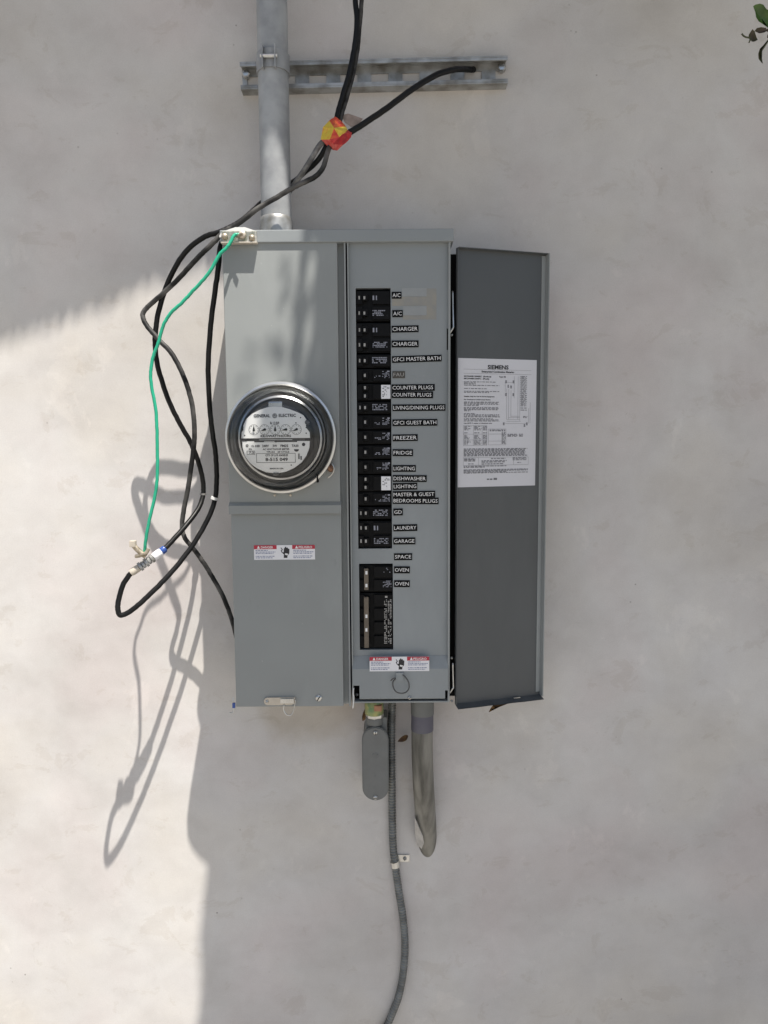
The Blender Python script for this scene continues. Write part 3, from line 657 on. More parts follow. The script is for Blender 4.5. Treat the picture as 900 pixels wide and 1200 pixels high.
# dry leaf caught below the door
def leaf_mesh(mb, base, tip, width, nrm, bend=0.0, fold=0.25, n=6, droop=None):
    base, tip = Vector(base), Vector(tip); ax = tip - base; L = ax.length; sd = ax.cross(Vector(nrm)).normalized(); nn = sd.cross(ax).normalized()
    rows = []
    for i in range(n + 1):
        t = i / n; wv = width * 0.5 * (math.sin(math.pi * min(1, t * 0.97 + 0.02)) ** 0.75)
        c_ = base + ax * t + nn * (bend * L * math.sin(math.pi * t)) + (Vector(droop) * t * t if droop else Vector())
        rows.append([mb.bm.verts.new(c_ - sd * wv + nn * fold * wv), mb.bm.verts.new(c_), mb.bm.verts.new(c_ + sd * wv + nn * fold * wv)])
    for i in range(n):
        for k in (0, 1): mb.bm.faces.new((rows[i][k], rows[i][k + 1], rows[i + 1][k + 1], rows[i + 1][k]))

# ================================================================== METER
mc = V(329, 513.2, 0.150); MC = Vector((mc.x, 0, mc.z))
meter = thing('electric_meter', 'round glass electric meter with five dials on the grey panel', 'meter', (MC.x, -0.128, MC.z))
m_ = MB(); m_.lathe((MC.x, 0, MC.z), [(0.0830, 0.1275), (0.0830, 0.134), (0.0868, 0.136), (0.0878, 0.141), (0.0878, 0.148), (0.0866, 0.1515), (0.0835, 0.1525), (0.0818, 0.151), (0.0816, 0.140)], 96)
m_.build('sealing_ring', M['ring'], meter, smooth=40)
m_ = MB(); m_.lathe((MC.x, 0, MC.z), [(0.0815, 0.1395), (0.079, 0.1405), (0.074, 0.1400), (0.072, 0.136), (0.060, 0.134), (0.0001, 0.134)], 72); m_.build('meter_base', M['meterbase'], meter, smooth=50)
GP = [(0.0812, 0.1410), (0.0805, 0.1475), (0.0775, 0.1500), (0.0748, 0.1530), (0.0738, 0.1600), (0.0722, 0.2020), (0.0700, 0.2160), (0.0655, 0.2230), (0.0560, 0.2270), (0.0300, 0.2300), (0.0002, 0.2305)]
m_ = MB(); m_.lathe((MC.x, 0, MC.z), GP, 96); m_.build('glass_cover', M['glass'], meter, smooth=60)
m_ = MB(); m_.lathe((MC.x, 0, MC.z), [(0.0756, 0.1405), (0.0756, 0.1440), (0.0725, 0.1465), (0.0700, 0.1440), (0.0700, 0.1405)], 72); m_.build('inner_gasket_ring', M['aluminium'], meter, smooth=50)
m_ = MB(); m_.lathe((MC.x, 0, MC.z), [(0.0655, 0.134), (0.0655, 0.1560), (0.0625, 0.1580), (0.0610, 0.1565), (0.0600, 0.150)], 72); m_.build('inner_skirt', M['aluminium'], meter, smooth=50)
fd = 0.196
fc = V(322.6, 516, fd); FX, FZ = fc.x, fc.z
fs = (DIST - fd) / F_PX                                   # metres per photo pixel on the plate
def FF(a_, b_, c_=0.0): return Vector((FX + a_ * fs, -(fd + c_), FZ + b_ * fs))      # a,b in photo px from plate centre
# mechanism drum behind the plate
m_ = MB(); m_.lathe((MC.x, 0, MC.z), [(0.052, 0.1345), (0.052, 0.186), (0.048, 0.191), (0.0001, 0.191)], 40); m_.build('register_frame', M['meterdark'], meter, smooth=45)
out_top = [(-39.5, 2.5), (-38.8, 10), (-36.8, 12.2), (-36.6, 17.5), (-33, 25), (-29.5, 28), (-26, 31), (-17, 35.5), (-8, 38.3), (0, 39), (8, 38.5), (17, 36), (26, 32.5), (33, 29), (36.5, 24), (37.5, 19.5), (35.8, 17), (36.8, 13.5), (40.2, 9), (40.6, 2.5)]
out_bot = [(-39, -1.0), (40.2, -1.0), (39.5, -9), (36, -18), (30, -26), (22, -32), (12, -36.6), (0, -38.8), (-12, -37), (-22, -32.6), (-30, -26.5), (-36, -18), (-38.2, -9)]
m_ = MB(); m_.prism([FF(a_, b_) for a_, b_ in out_top], Vector((0, 0.0012, 0))); fp = m_.build('dial_plate', M['plate_face'], meter)
m_ = MB(); m_.prism([FF(a_, b_) for a_, b_ in out_bot], Vector((0, 0.0012, 0))); np_ = m_.build('name_plate', M['plate_face'], meter)
m_ = MB(); m_.lathe((FX, -(fd - 0.008), FZ + 0.5 * fs), [(0.046, -0.0006), (0.046, 0.0006)], 48, axis='z'); 
m_.bm.free(); m_ = MB(); dpts = [Vector((FX + 0.040 * math.cos(a_), -(fd - 0.030) - 0.027 * math.sin(a_) - 0.004, FZ + 0.2 * fs)) for a_ in [2 * math.pi * k / 40 for k in range(40)]]
m_.prism(dpts, Vector((0, 0, 0.0012))); m_.build('rotor_disc', M['aluminium'], meter)
m_ = MB()
for a0, a1, b0, b1 in ((-40, -33, -1.0, 1.7), (34.5, 41.5, -1.0, 1.7)): add_rect(m_, a0, a1, b0, b1, FF, 0.0004)
m_.bm.faces.ensure_lookup_table(); m_.build('plate_slot', M['ink'], fp)
m_ = MB()
add_rect(m_, -24.5, 25.5, -2.1, -0.9, FF, 0.0004); add_rect(m_, 0.4, 1.1, -3.0, 2.4, FF, 0.0005); m_.build('disc_window', M['ink'], np_)
m_ = MB(); add_rect(m_, -13, -1, -1.8, -1.2, FF, 0.0007); m_.build('disc_edge', M['white'], np_)
m_ = MB()
def arcwarp(a_, b_): return a_, b_ - 0.0009 * a_ * a_
add_text(m_, 'GENERAL', -24.5, -5.2, 26.6, 30.4, FF, 0.0004, 0.032); add_text(m_, 'ELECTRIC', 4.6, 24.6, 26.8, 30.6, FF, 0.0004, 0.032)
add_text(m_, 'Rr 13 8/9', -5.5, 5.0, 18.4, 21.6, FF, 0.0004, 0.032)
add_text(m_, 'KILOWATTHOURS', -17, 18.5, -0 + 3.6, 6.4, FF, 0.0004, 0.032)
def ring(mb, cx, cz, r0, r1, n=28, lift=0.0004, a0=0.0, a1=2 * math.pi):
    for k in range(n):
        p, q = a0 + (a1 - a0) * k / n, a0 + (a1 - a0) * (k + 1) / n
        mb.quad([FF(cx + r0 * math.cos(p), cz + r0 * math.sin(p), lift), FF(cx + r1 * math.cos(p), cz + r1 * math.sin(p), lift), FF(cx + r1 * math.cos(q), cz + r1 * math.sin(q), lift), FF(cx + r0 * math.cos(q), cz + r0 * math.sin(q), lift)])
for (a_, b_) in ((30, 26), (24.5, 20), (36.2, 8), (36.4, 14.5), (-35.5, 6)): ring(m_, a_, b_, 0.01, 0.8, 10)
m_.build('plate_lettering', M['ink'], fp)
em = MB(); ring(em, 0, 28.4, 0.01, 2.9, 24); em.build('round_emblem', M['ink'], fp)
em = MB(); ring(em, 0, 28.4, 2.2, 2.5, 24, 0.0006); add_text(em, 'GE', -1.5, 1.5, 27.0, 29.8, FF, 0.0006, 0.0)
em.build('emblem_script', M['plate_face'], fp)
for i, (cx, ang) in enumerate(((-24.6, 90), (-12.3, 200), (0.2, 88), (12.4, 190), (24.8, 205))):
    cz = 12.4
    d_ = MB(); ring(d_, cx, cz, 5.7, 6.05, 32)
    for k in range(10):
        a_ = 2 * math.pi * k / 10 + math.pi / 2; e1 = Vector((math.cos(a_), math.sin(a_))); ring(d_, cx + 4.7 * e1.x, cz + 4.7 * e1.y, 0.01, 0.42, 6, 0.0005)
    dial = d_.build('dial', M['ink'], fp)
    h_ = MB(); a_ = R(ang); ex, ey = math.cos(a_), math.sin(a_)
    ring(h_, cx - 0.6 * ex, cz - .6 * ey, 0.3, 1.5, 14, 0.0014)
    h_.quad([FF(cx + 4.8 * ex, cz + 4.8 * ey, 0.0014), FF(cx + 1.0 * ex - 1.1 * ey, cz + 1.0 * ey + 1.1 * ex, 0.0014), FF(cx - 1.2 * ex, cz - 1.2 * ey, 0.0014), FF(cx + 1.0 * ex + 1.1 * ey, cz + 1.0 * ey - 1.1 * ex, 0.0014)])
    # dial pointers belong to the dial plate
    h_.build('pointer', M['ink'], fp)
m_ = MB()
for s, a0, a1, b0, b1 in (('CL', -28, -24.6, -7.6, -5.4), ('100', -23.6, -18.2, -8, -5), ('240V', -15.5, -7.5, -8, -5), ('3W', -3.2, 2, -8, -5), ('FM2S', 6, 15, -8, -5), ('TA30', 19, 27, -8, -5),
                         ('AC WATTHOUR METER', -15, 16.5, -11.4, -9.3), ('TYPE I-60-S', -10.5, -1, -14.4, -12.4), ('60 CYCLE', 2.5, 16, -14.4, -12.4), ('CITY OF LOS ANGELES', -12, 14.5, -18.6, -16.2),
                         ('8-515 049', -12, 14.2, -24.2, -20.2), ('Kh', -31, -27.5, -11, -9), ('7.2', -31, -25, -15.4, -12.8), ('MADE IN USA', -7, 9, -33.8, -32)):
    add_text(m_, s, a0, a1, b0, b1, FF, 0.0004, 0.032)
for (a0, a1, b0, b1) in ((-22.5, 23.2, -26, -15), (-33.5, -24, -16.6, -12)):
    t = .45
    add_rect(m_, a0, a1, b0, b0 + t, FF, .0004); add_rect(m_, a0, a0 + t, b0 + t, b1, FF, .0004); add_rect(m_, a1 - t, a1, b0 + t, b1, FF, .0004)
    if b1 > -13 or True: add_rect(m_, a0 + t, a1 - t, b1 - t, b1, FF, .0004)
ring(m_, 24.5, -10.5, .01, 2.9, 16, .0004, math.pi, 2 * math.pi); ring(m_, 33, -5, .01, 2, 14); ring(m_, -33, -6, .8, 1.6, 14); ring(m_, 18, -29, .01, .8, 8)
add_rect(m_, 26.5, 28, -22, -15.5, FF, .0004); add_rect(m_, 29, 30.5, -23, -18.5, FF, .0004)
m_.build('plate_lettering', M['ink'], np_)
for a_, b_ in ((37.8, 20.5),):
    s_ = MB(); p = FF(a_, b_); s_.lathe((p.x, p.y, p.z), [(0.0001, .002), (.003, .002), (.0038, .001), (.0038, -.006)], 16); s_.build('plate_screw', M['meterdark'], meter, smooth=50)
s_ = MB(); p = FF(0, 42, -0.004); s_.box(p.x - 0.010, p.x + 0.011, p.z - 0.006, p.z + 0.004, fd - 0.03, fd - 0.004, 0.002); s_.build('magnet_bracket', M['aluminium'], meter)
s_ = MB(); p = FF(0, -40, 0); s_.box(p.x - 0.004, p.x + 0.004, p.z - 0.002, p.z + 0.003, fd - 0.02, fd + 0.002, 0.001); s_.build('lower_catch', M['meterdark'], meter)
# ring clasp, rusty seal, rivets
s_ = MB(); A = V(372, 561, .1525); s_.box(A.x - .0012, A.x + .0012, A.z - .006, A.z + .006, .140, .1530); cl = s_.build('ring_gap', M['void'], meter)
s_ = MB(); A = V(387.5, 549, .145); s_.lathe((A.x, -.128, A.z), [(.0001, .020), (.004, .019), (.006, .014), (.0055, .0005)], 14); s_.build('ring_seal', M['rust'], meter, smooth=40)
s_ = MB(); s_.tube(catmull([V(384, 560, .148), V(389, 556, .150), V(391.5, 549, .151), V(389, 543, .150)], 4), .0012, 8); s_.build('seal_wire', M['steel'], meter, smooth=True)
for x_ in (322, 340.5):
    p = V(x_, 580.3, .1285); s_ = MB(); s_.lathe((p.x, -.1278, p.z), [(.0001, .003), (.0016, .0026), (.0022, .0010), (.0022, 0)], 12); s_.build('rivet', M['tan'], meter, smooth=50)

# ================================================================== CONDUIT RISER, STRUT
pc = V(319.0, 0, 0.068); pc2 = V(323.5, 262, 0.068); RX = (pc.x + pc2.x) / 2
RR = 17.2 * (DIST - 0.09) / F_PX
riser = thing('conduit_riser', 'galvanised steel conduit pipe rising from the top of the panel', 'conduit', (RX, -0.068, z_cap1))
m_ = MB(); m_.tube([(RX, -0.068, z_cap1 + 0.004), (RX, -0.068, 2.0), (RX, -0.068, 2.3), (RX, -0.068, 3.4)], RR, 40); m_.build('pipe', M['galv'], riser, smooth=40)
m_ = MB(); m_.lathe((RX, -0.068, z_cap1 - 0.0005), [(RR + .0022, 0), (RR + .0024, 0.030), (RR + .0012, 0.0355), (RR + .0002, 0.037)], 40, axis='z'); m_.build('hub', M['galv_dull'], riser, smooth=40)
m_ = MB(); m_.box(RX + RR + .0005, RX + RR + .006, z_cap1 - .0005, z_cap1 + .006, .060, .076, .001); m_.build('hub_screw', M['steel'], riser)
# strut channel
SA, SB = V(281.5, 89.0, 0.021), V(595.0, 81.5, 0.021)
sx = Vector((SB.x - SA.x, 0, SB.z - SA.z)); SL = sx.length; sx.normalize(); sz = Vector((-sx.z, 0, sx.x))
def STF(a_, b_, c_=0.0): return Vector((SA.x, 0, SA.z)) + sx * a_ + sz * b_ + Vector((0, -c_, 0))
HS = 0.0218; SD = 0.022
strut = thing('strut_channel', 'slotted galvanised strut channel fixed across the wall behind the pipe', 'strut channel', (SA.x, 0, SA.z))
m_ = MB()
for sg in (-1, 1):
    m_.box(0, SL, sg * HS, sg * (HS - .0024), 0.0, SD, .0006, frame=STF); m_.box(0, SL, sg * (HS - .0026), sg * (HS - .0072), SD - .0024, SD - .0001, .0005, frame=STF)
    m_.box(0.0002, SL - .0002, sg * .0075, sg * (HS - .0022), 0.0003, 0.0026, frame=STF)
pitch = 34.7 * (DIST - .01) / F_PX
slot0 = (V(298 / 2.25 + 240, 85, 0).x - SA.x) / sx.x
edges = []; k = -2
for k in range(-2, 9):
    c_ = slot0 + k * pitch
    edges.append((c_ - .0145, c_ + .0145))
prev = 0.0002
for e0, e1 in edges:
    if e1 < 0 or e0 > SL: continue
    if e0 > prev: m_.box(prev, e0, -.0076, .0076, 0.0002, 0.0027, frame=STF)
    prev = max(prev, e1)
if prev < SL: m_.box(prev, SL - .0002, -.0076, .0076, 0.0002, 0.0027, frame=STF)
m_.build('channel', M['galv_dull'], strut)
for px_, py_ in ((587.5, 80), (288.5, 87)):
    p = V(px_, py_, .006); s_ = MB(); s_.lathe((p.x, -.0025, p.z), [(.0001, .0085), (.005, .0082), (.0070, .006), (.0072, 0.0)], 6); s_.build('anchor_bolt', M['steel'], strut)
clamp = thing('pipe_clamp', 'galvanised strap clamp holding the conduit pipe to the strut', 'clamp', (RX, -SD, V(317, 82, .02).z))
zc = V(317, 80, .06).z
m_ = MB(); m_.lathe((RX, -.068, zc - .014), [(RR + .0003, 0), (RR + .0022, 0), (RR + .0022, .028), (RR + .0003, .028)], 40, axis='z'); m_.build('strap', M['galv'], clamp, smooth=40)
for s_x, dd_ in ((-1, .085), (1, .088)):
    m_ = MB(); xx = RX + (-.0125 if s_x < 0 else .0075); m_.box(xx - .0013, xx + .0013, zc - .017, zc + .017, .076, .100, .0008); m_.build('clamp_ear', M['galv'], clamp)
m_ = MB(); m_.tube([(RX - .016, -.097, zc), (RX + .011, -.097, zc)], .0028, 10); m_.build('clamp_screw', M['steel'], clamp)

# ================================================================== CABLES
CR = 0.0042
def cable(name, pts, r, m, label, cat='cable', group=None, seg=12, n=7):
    mb = MB(); pp = catmull([V(*p) for p in pts], n)
    jit = random.Random(len(name) + len(pts))
    pp = [p + Vector((jit.uniform(-1, 1), jit.uniform(-1, 1), jit.uniform(-1, 1))) * 0.00025 for p in pp]
    mb.tube(pp, r, seg); o = mb.build(name, M[m], None, smooth=60); tag(o, label, cat, group); return o
cable('service_cable', [(413.0, -500, -.02), (413.0, -440, .05), (413.0, -380, .09), (414.5, -200, .10), (416, -40, .10), (416.5, 0, .10), (418.3, 27, .10), (415, 58, .10), (407.5, 92, .10), (400.5, 116, .10), (395.5, 134, .102), (391, 158, .105)], CR, 'black', 'thicker black cable hanging from above into the red and yellow tape')
cable('service_cable', [(428, -510, -.02), (428, -450, .05), (428, -390, .088), (428, -200, .097), (426.5, -40, .098), (424, 0, .099), (421.5, 30, .096), (419, 58, .096), (413, 90, .094), (406, 116, .095), (400, 136, .098), (395, 158, .10)], CR * .8, 'worn', 'thinner black cable hanging close behind another into the taped joint')
cable('branch_cable', [(555, 81.5, .006), (551, 81.5, .014), (542, 81, .030), (530, 82, .044), (511, 88, .058), (484, 104, .075), (453, 127, .088), (427, 144.5, .096), (411, 154.5, .100), (394, 162, .103)], CR * 1.12, 'black', 'black cable running from the strut slot down to the taped joint')
# down-left from the tape
cable('spliced_cable', [(391, 158, .108), (384, 178, .112), (379.5, 194, .114), (372, 205, .115), (360, 212, .114), (345, 219, .112), (324, 231.5, .110), (302, 244.5, .114), (285, 258, .116), (272, 266.5, .117), (260, 274, .120), (252, 282.5, .122), (240, 294, .120),
                        (229, 305, .116), (210, 326, .108), (192, 343, .098), (176, 357, .090), (168.5, 365, .087), (167.5, 372, .087), (173, 383, .090), (187, 399, .098), (201, 414, .104), (213, 436, .107), (221, 458, .108), (226, 480, .105), (228, 510, .098),
                        (226, 532, .092), (221, 568, .084), (215, 600, .077), (213.5, 618, .074), (217, 631, .072), (229, 646, .068), (244, 668, .064), (260, 696, .060), (270, 721, .057), (276, 742, .055), (280, 765, .052)], CR * .95, 'worn', 'worn grey-black cable with a sharp kink beside the panel, from the tape into its edge')
cable('looped_cable', [(388, 160, .100), (374, 186, .094), (357, 202, .070), (344, 213, .030), (324, 226, .018), (306, 238, .030), (290, 253, .085), (276, 263, .105), (264, 269, .112), (254, 273, .114), (238, 278.5, .112), (216, 297, .104), (198, 328, .093), (187, 361, .087), (182.5, 386, .085), (182, 408, .084), (186, 434, .082), (198, 470, .075), (210, 495, .068),
                        (223, 518, .060), (232, 540, .052), (237.5, 562, .047), (238, 579, .047), (232, 597, .062), (216, 618, .089), (196, 640, .113), (187, 648, .122), (172, 658, .131), (156, 670, .138), (150, 676, .140), (143, 688, .144), (138.5, 706, .151), (138.5, 716, .154), (142, 721, .154), (154, 715.5, .149), (173, 699, .137), (195, 677, .119), (213, 656, .102), (229, 634, .086), (244, 607, .070), (251.5, 587, .063),
                        (254, 562, .062), (252.5, 531, .066), (248, 500, .072), (245.5, 470, .078), (244, 428, .086), (247, 381, .094), (252, 341, .101), (256, 313, .105), (257.5, 294, .106), (261, 281, .104), (265, 273, .100)], CR, 'black', 'long black cable looping down and back up beside the panel')
m_ = MB(); m_.tube(catmull([V(390, 157, .104), V(382, 163, .103), V(374, 171, .101), V(366, 184, .100), V(358, 197, .096), V(347, 213, .080), V(338, 226, .045)], 6), CR, 10); o = m_.build('short_cable', M['worn2'], None, smooth=60); tag(o, 'grey chalky cable passing from the tape behind the conduit pipe', 'cable')
# outline: green earth wire
cable('green_wire', [(280, 275, .143), (274.5, 276, .145), (270, 284, .148), (265, 291, .150), (257, 299, .151), (244, 321, .152), (226, 341, .150), (213, 355, .150), (201, 366, .149), (192, 380, .148), (185.5, 402, .147), (179, 420, .147), (176.5, 438, .147), (178, 455, .147), (182, 476, .147), (184, 504, .147), (184.5, 535, .147), (184, 562, .147), (181, 584, .147), (174.5, 612, .147), (171, 631, .146), (169.5, 646, .143)], 0.0026, 'green', 'bright green insulated earth wire hanging from the lug bar', 'wire')
# ties / bands
def band(px, py, d, tx, ty, L, r, m, parent=None, name='cable_tie'):
    c_ = V(px, py, d); t = (V(px + tx, py + ty, d) - c_).normalized() * L / 2; mb = MB(); mb.tube([c_ - t, c_ - t * .6, c_ + t * .6, c_ + t], r, 16); return mb.build(name, M[m], parent, smooth=50)
o = band(251.6, 584, .063, .3, -1, .0045, .0066, 'zip'); tag(o, 'white plastic tie around the looping black cable', 'cable tie')
o = band(238, 579, .047, 0, 1, .003, .0054, 'worn2', name='cable_band'); tag(o, 'thin grey band on the black cable beside the panel', 'band')
# connector on the loop with ground clamp
cn = thing('cable_connector', 'weathered metal splice connector on the looping cable with blue band', 'connector', V(174, 657, .134))
def sleeve(a, b_, r, m, name, bev=True):
    A, B = V(*a), V(*b_); mb = MB(); n_ = 7; pp = [A.lerp(B, k / (n_ - 1)) for k in range(n_)]; mb.tube(pp, r, 18, radf=lambda i, p: r * (0.88 if i in (0, n_ - 1) else 1.0)); return mb.build(name, M[m], cn, smooth=35)
sleeve((153.5, 671.5, .1385), (163, 665, .1355), .0062, 'tan', 'sleeve_end')
for k in range(5):
    t0 = k / 5; a = (163 + 17 * t0, 665 - 12 * t0, .1355 - .010 * t0); b2 = (163 + 17 * (t0 + .18), 665 - 12 * (t0 + .18), .1355 - .010 * (t0 + .18)); sleeve(a, b2, .0078 if k % 2 == 0 else .0066, 'galv_dull', 'connector_ring')
sleeve((180, 653, .1265), (189, 646.4, .1205), .0068, 'paper', 'white_sleeve'); sleeve((188.5, 646.8, .1210), (193.5, 642.8, .1165), .0062, 'blue', 'blue_band')
ck = thing('ground_clamp', 'small brass clamp holding the green wire to the cable connector', 'clamp', V(166, 648, .142))
mb = MB(); mb.tube(catmull([V(155.5, 637.5, .146), V(160, 643, .146), V(166, 648.5, .145), V(171, 652, .143)], 4), .0042, 10); mb.build('clamp_jaw', M['copper'], ck, smooth=40)
mb = MB(); mb.tube(catmull([V(159, 652, .145), V(164, 651, .147), V(171, 648, .147), V(174, 643, .146)], 4), .0030, 8); mb.build('clamp_screw', M['copper'], ck, smooth=40)
mb = MB(); p = V(156, 638, .148); mb.box(p.x - .005, p.x + .004, p.z - .004, p.z + .006, .142, .152, .0012); mb.build('clamp_head', M['tan'], ck)
# lug bar on the top-left corner of the panel
lug = thing('lug_bar', 'weathered metal lug bar with screws on the panel top corner', 'lug bar', V(279, 286, .14))
mb = MB(); A = V(259.5, 284.5, .138); B = V(300.3, 270.0, .138)
mb.box(A.x, B.x, A.z, B.z, .1312, .137, .0015); mb.build('bar', M['lug'], lug)
mb = MB(); mb.box(A.x, B.x + .001, A.z - .0012, A.z + .0008, .1312, .1410, .0005); mb.build('bar_lip', M['tan'], lug)
hump = [(257, 276), (260, 271.5), (268, 268.8), (276, 266.2), (287, 266.2), (294, 268.5), (300.5, 271), (300.5, 275), (257, 278)]
mb = MB(); mb.prism([V(x_, y_, .1326) for x_, y_ in hump], Vector((0, .012, 0))); mb.build('bar_back', M['zip'], lug)
for x_, y_, r_ in ((263, 277, .0048), (283.5, 274.5, .0056), (295, 278.5, .0046)):
    p = V(x_, y_, .140); s_ = MB(); s_.lathe((p.x, -.1365, p.z), [(.0001, .006), (r_ * .6, .0058), (r_, .004), (r_, 0)], 14); so = s_.build('lug_screw', M['copper'] if r_ < .005 else M['tan'], lug, smooth=45)
mb = MB(); mb.tube([V(277, 277, .140), V(280, 276, .146), V(284, 274, .149)], .0022, 8); mb.build('wire_end', M['copper'], lug, smooth=40)
# tape wrap
tape = thing('tape_wrap', 'crumpled red and yellow tape wrapped round the cable joint', 'tape', V(393, 158, .10))
_o = [(393, 136.5), (399, 141), (405.5, 148), (407, 152.5), (412.5, 155.5), (411.5, 160.5), (407.5, 165.5), (402, 170), (395, 176.5), (390, 175.5), (384.5, 172), (376, 163.5), (377, 157), (378.5, 149), (386, 141)]
_c = {'a': (391.5, 150, .128), 'b': (386.5, 163.5, .131), 'c': (397.5, 160.5, .130), 'd': (405, 155.0, .124), 'e': (390.5, 168.5, .127)}
P_ = [V(x_, y_, .108) for x_, y_ in _o]; Q_ = {k: V(*v) for k, v in _c.items()}
Bk = V(393, 157, .086)
def facets(name, m, tris):
    mb = MB()
    for t in tris: mb.bm.faces.new([mb.bm.verts.new(P_[q] if isinstance(q, int) else Q_[q]) for q in t])
    bmesh.ops.subdivide_edges(mb.bm, edges=mb.bm.edges[:], cuts=2, use_grid_fill=True)
    for v in mb.bm.verts: v.co += Vector((0, 1, 0)) * .0016 * mnoise.noise(v.co * 260) + Vector((1, 0, 1)) * .0004 * mnoise.noise(v.co * 400 + Vector((5, 5, 5)))
    return mb.build(name, M[m], tape)
facets('yellow_fold', 'tape_yellow', [(14, 'a', 13), (13, 'a', 12), (12, 'a', 'b'), (12, 'b', 11)])
facets('orange_fold', 'tape_orange', [(0, 1, 'a'), (14, 0, 'a'), (1, 2, 'a'), ('a', 'c', 'b')])
facets('yellow_fold', 'tape_yellow', [('a', 2, 'd'), ('a', 'd', 'c'), (2, 3, 'd')])
facets('red_fold', 'tape_red', [('c', 'd', 6), (3, 4, 'd'), (4, 5, 'd'), (5, 6, 'd'), ('c', 6, 7), ('c', 7, 'e'), ('c', 'e', 'b')])
facets('pink_fold', 'tape_pink', [('e', 7, 8), ('e', 8, 9), ('e', 9, 10), ('b', 'e', 10), ('b', 10, 11)])
mb = MB()
for q in range(len(P_)): mb.bm.faces.new([mb.bm.verts.new(P_[q]), mb.bm.verts.new(P_[q - 1]), mb.bm.verts.new(Bk)])
mb.build('tape_back', M['tape_red'], tape)
mb = MB(); bp = [V(400, 135, .090), V(408, 133, .088), V(417, 136, .086), V(425, 139, .088), V(419, 147, .092), V(411, 148, .096), V(404, 143, .096)]
mb.prism(bp, Vector((0, .0015, 0))); o = mb.build('paper_tag', M['tagpaper']); tag(o, 'small brown paper scrap tucked behind the taped joint', 'tag')

# ================================================================== BELOW THE PANEL
cb = thing('conduit_outlet_box', 'grey oval conduit box with two cover screws below the panel', 'conduit box', V(440, 900, 0.0))
def stadium(px0, px1, py0, py1, d, n=12):
    A, B = V(px0, py1, d), V(px1, py0, d); r_ = (B.x - A.x) / 2; cx = (A.x + B.x) / 2
    return [Vector((cx + r_ * math.cos(a_), -d, B.z - r_ + r_ * math.sin(a_))) for a_ in [math.pi * k / n for k in range(n + 1)]] + [Vector((cx + r_ * math.cos(a_), -d, A.z + r_ + r_ * math.sin(a_))) for a_ in [math.pi + math.pi * k / n for k in range(n + 1)]]
mb = MB(); mb.prism(stadium(426, 454, 853.5, 937, .066), Vector((0, .064, 0))); mb.box(X(428.5, 845, .05), X(453.5, 845, .05), Z(440, 870, .05), Z(440, 838.5, .05), .020, .058, .003); mb.build('body', M['lbgrey'], cb, smooth=40)
mb = MB(); outl = stadium(424.8, 455.2, 852, 938.5, .072); mb.prism(outl, Vector((0, .006, 0))); bmesh.ops.bevel(mb.bm, geom=[e for e in mb.bm.edges if abs(e.verts[0].co.y + .072) < 1e-5 and abs(e.verts[1].co.y + .072) < 1e-5], offset=.0016, segments=2, affect='EDGES'); mb.build('cover', M['lbgrey'], cb, smooth=35)
for py_ in (858.5, 934.5): screw(440, py_, .072, .0038, 'cover_screw', cb)
mb = MB(); f = front(.072)
for (a0, a1, y0, y1) in ((437, 438, 883.5, 888), (440, 440.8, 882.5, 889), (442, 443.4, 884, 887.6), (439.4, 440.2, 908.5, 911.5)):
    A = V(a0, y1, .0726); B = V(a1, y0, .0726); mb.box(A.x, B.x, A.z, B.z, .0715, .0727)
mb.build('cast_mark', M['lbgrey'], cb, kind='stuff')
ft = thing('conduit_connector', 'yellow-green and orange threaded connector under the panel', 'connector', V(438, 842, .05))
ce = V(438.5, 830, .05); zt_ = z_br - .0005
def cyl(name, px0, px1, py0, py1, d, m, parent, seg=28, sides=None):
    A, B = V(px0, py1, d), V(px1, py0, d); r_ = (B.x - A.x) / 2; mb = MB(); mb.lathe(((A.x + B.x) / 2, -d + 0.0, A.z), [(.0001, 0), (r_ * .96, 0), (r_, .0012), (r_, B.z - A.z - .0008), (r_ * .96, B.z - A.z)], sides or seg, axis='z'); return mb.build(name, M[m], parent, smooth=40 if not sides else None)
cyl('thread', 427.5, 449.5, 820, 836, .060, 'yg', ft); cyl('locknut', 428.5, 450, 835, 839.5, .060, 'steel', ft, sides=8); cyl('lower_collar', 430, 448.5, 838.5, 848, .056, 'lbgrey', ft)
mb = MB(); A = V(438.5, 834.2, .081); B = V(447.5, 827.5, .081); mb.box(A.x, B.x, A.z, B.z, .070, .0795, .001); mb.build('orange_band', M['orange'], ft)
# flexible conduit
path = catmull([V(459.6, 815, .028), V(459.6, 826, .028), V(459, 850, .020), V(458.8, 880, .014), V(459.3, 920, .0095), V(459.6, 955, .009), V(460.6, 990, .0085), V(463, 1013, .0085), V(467, 1042, .0085), V(472.4, 1077, .0085), V(474.6, 1109, .0085), V(472.6, 1139, .0085), V(467, 1168, .0085), V(456, 1196, .0085), V(444, 1224, .0085), V(436, 1260, .0085), V(434, 1330, .0085)], 24)
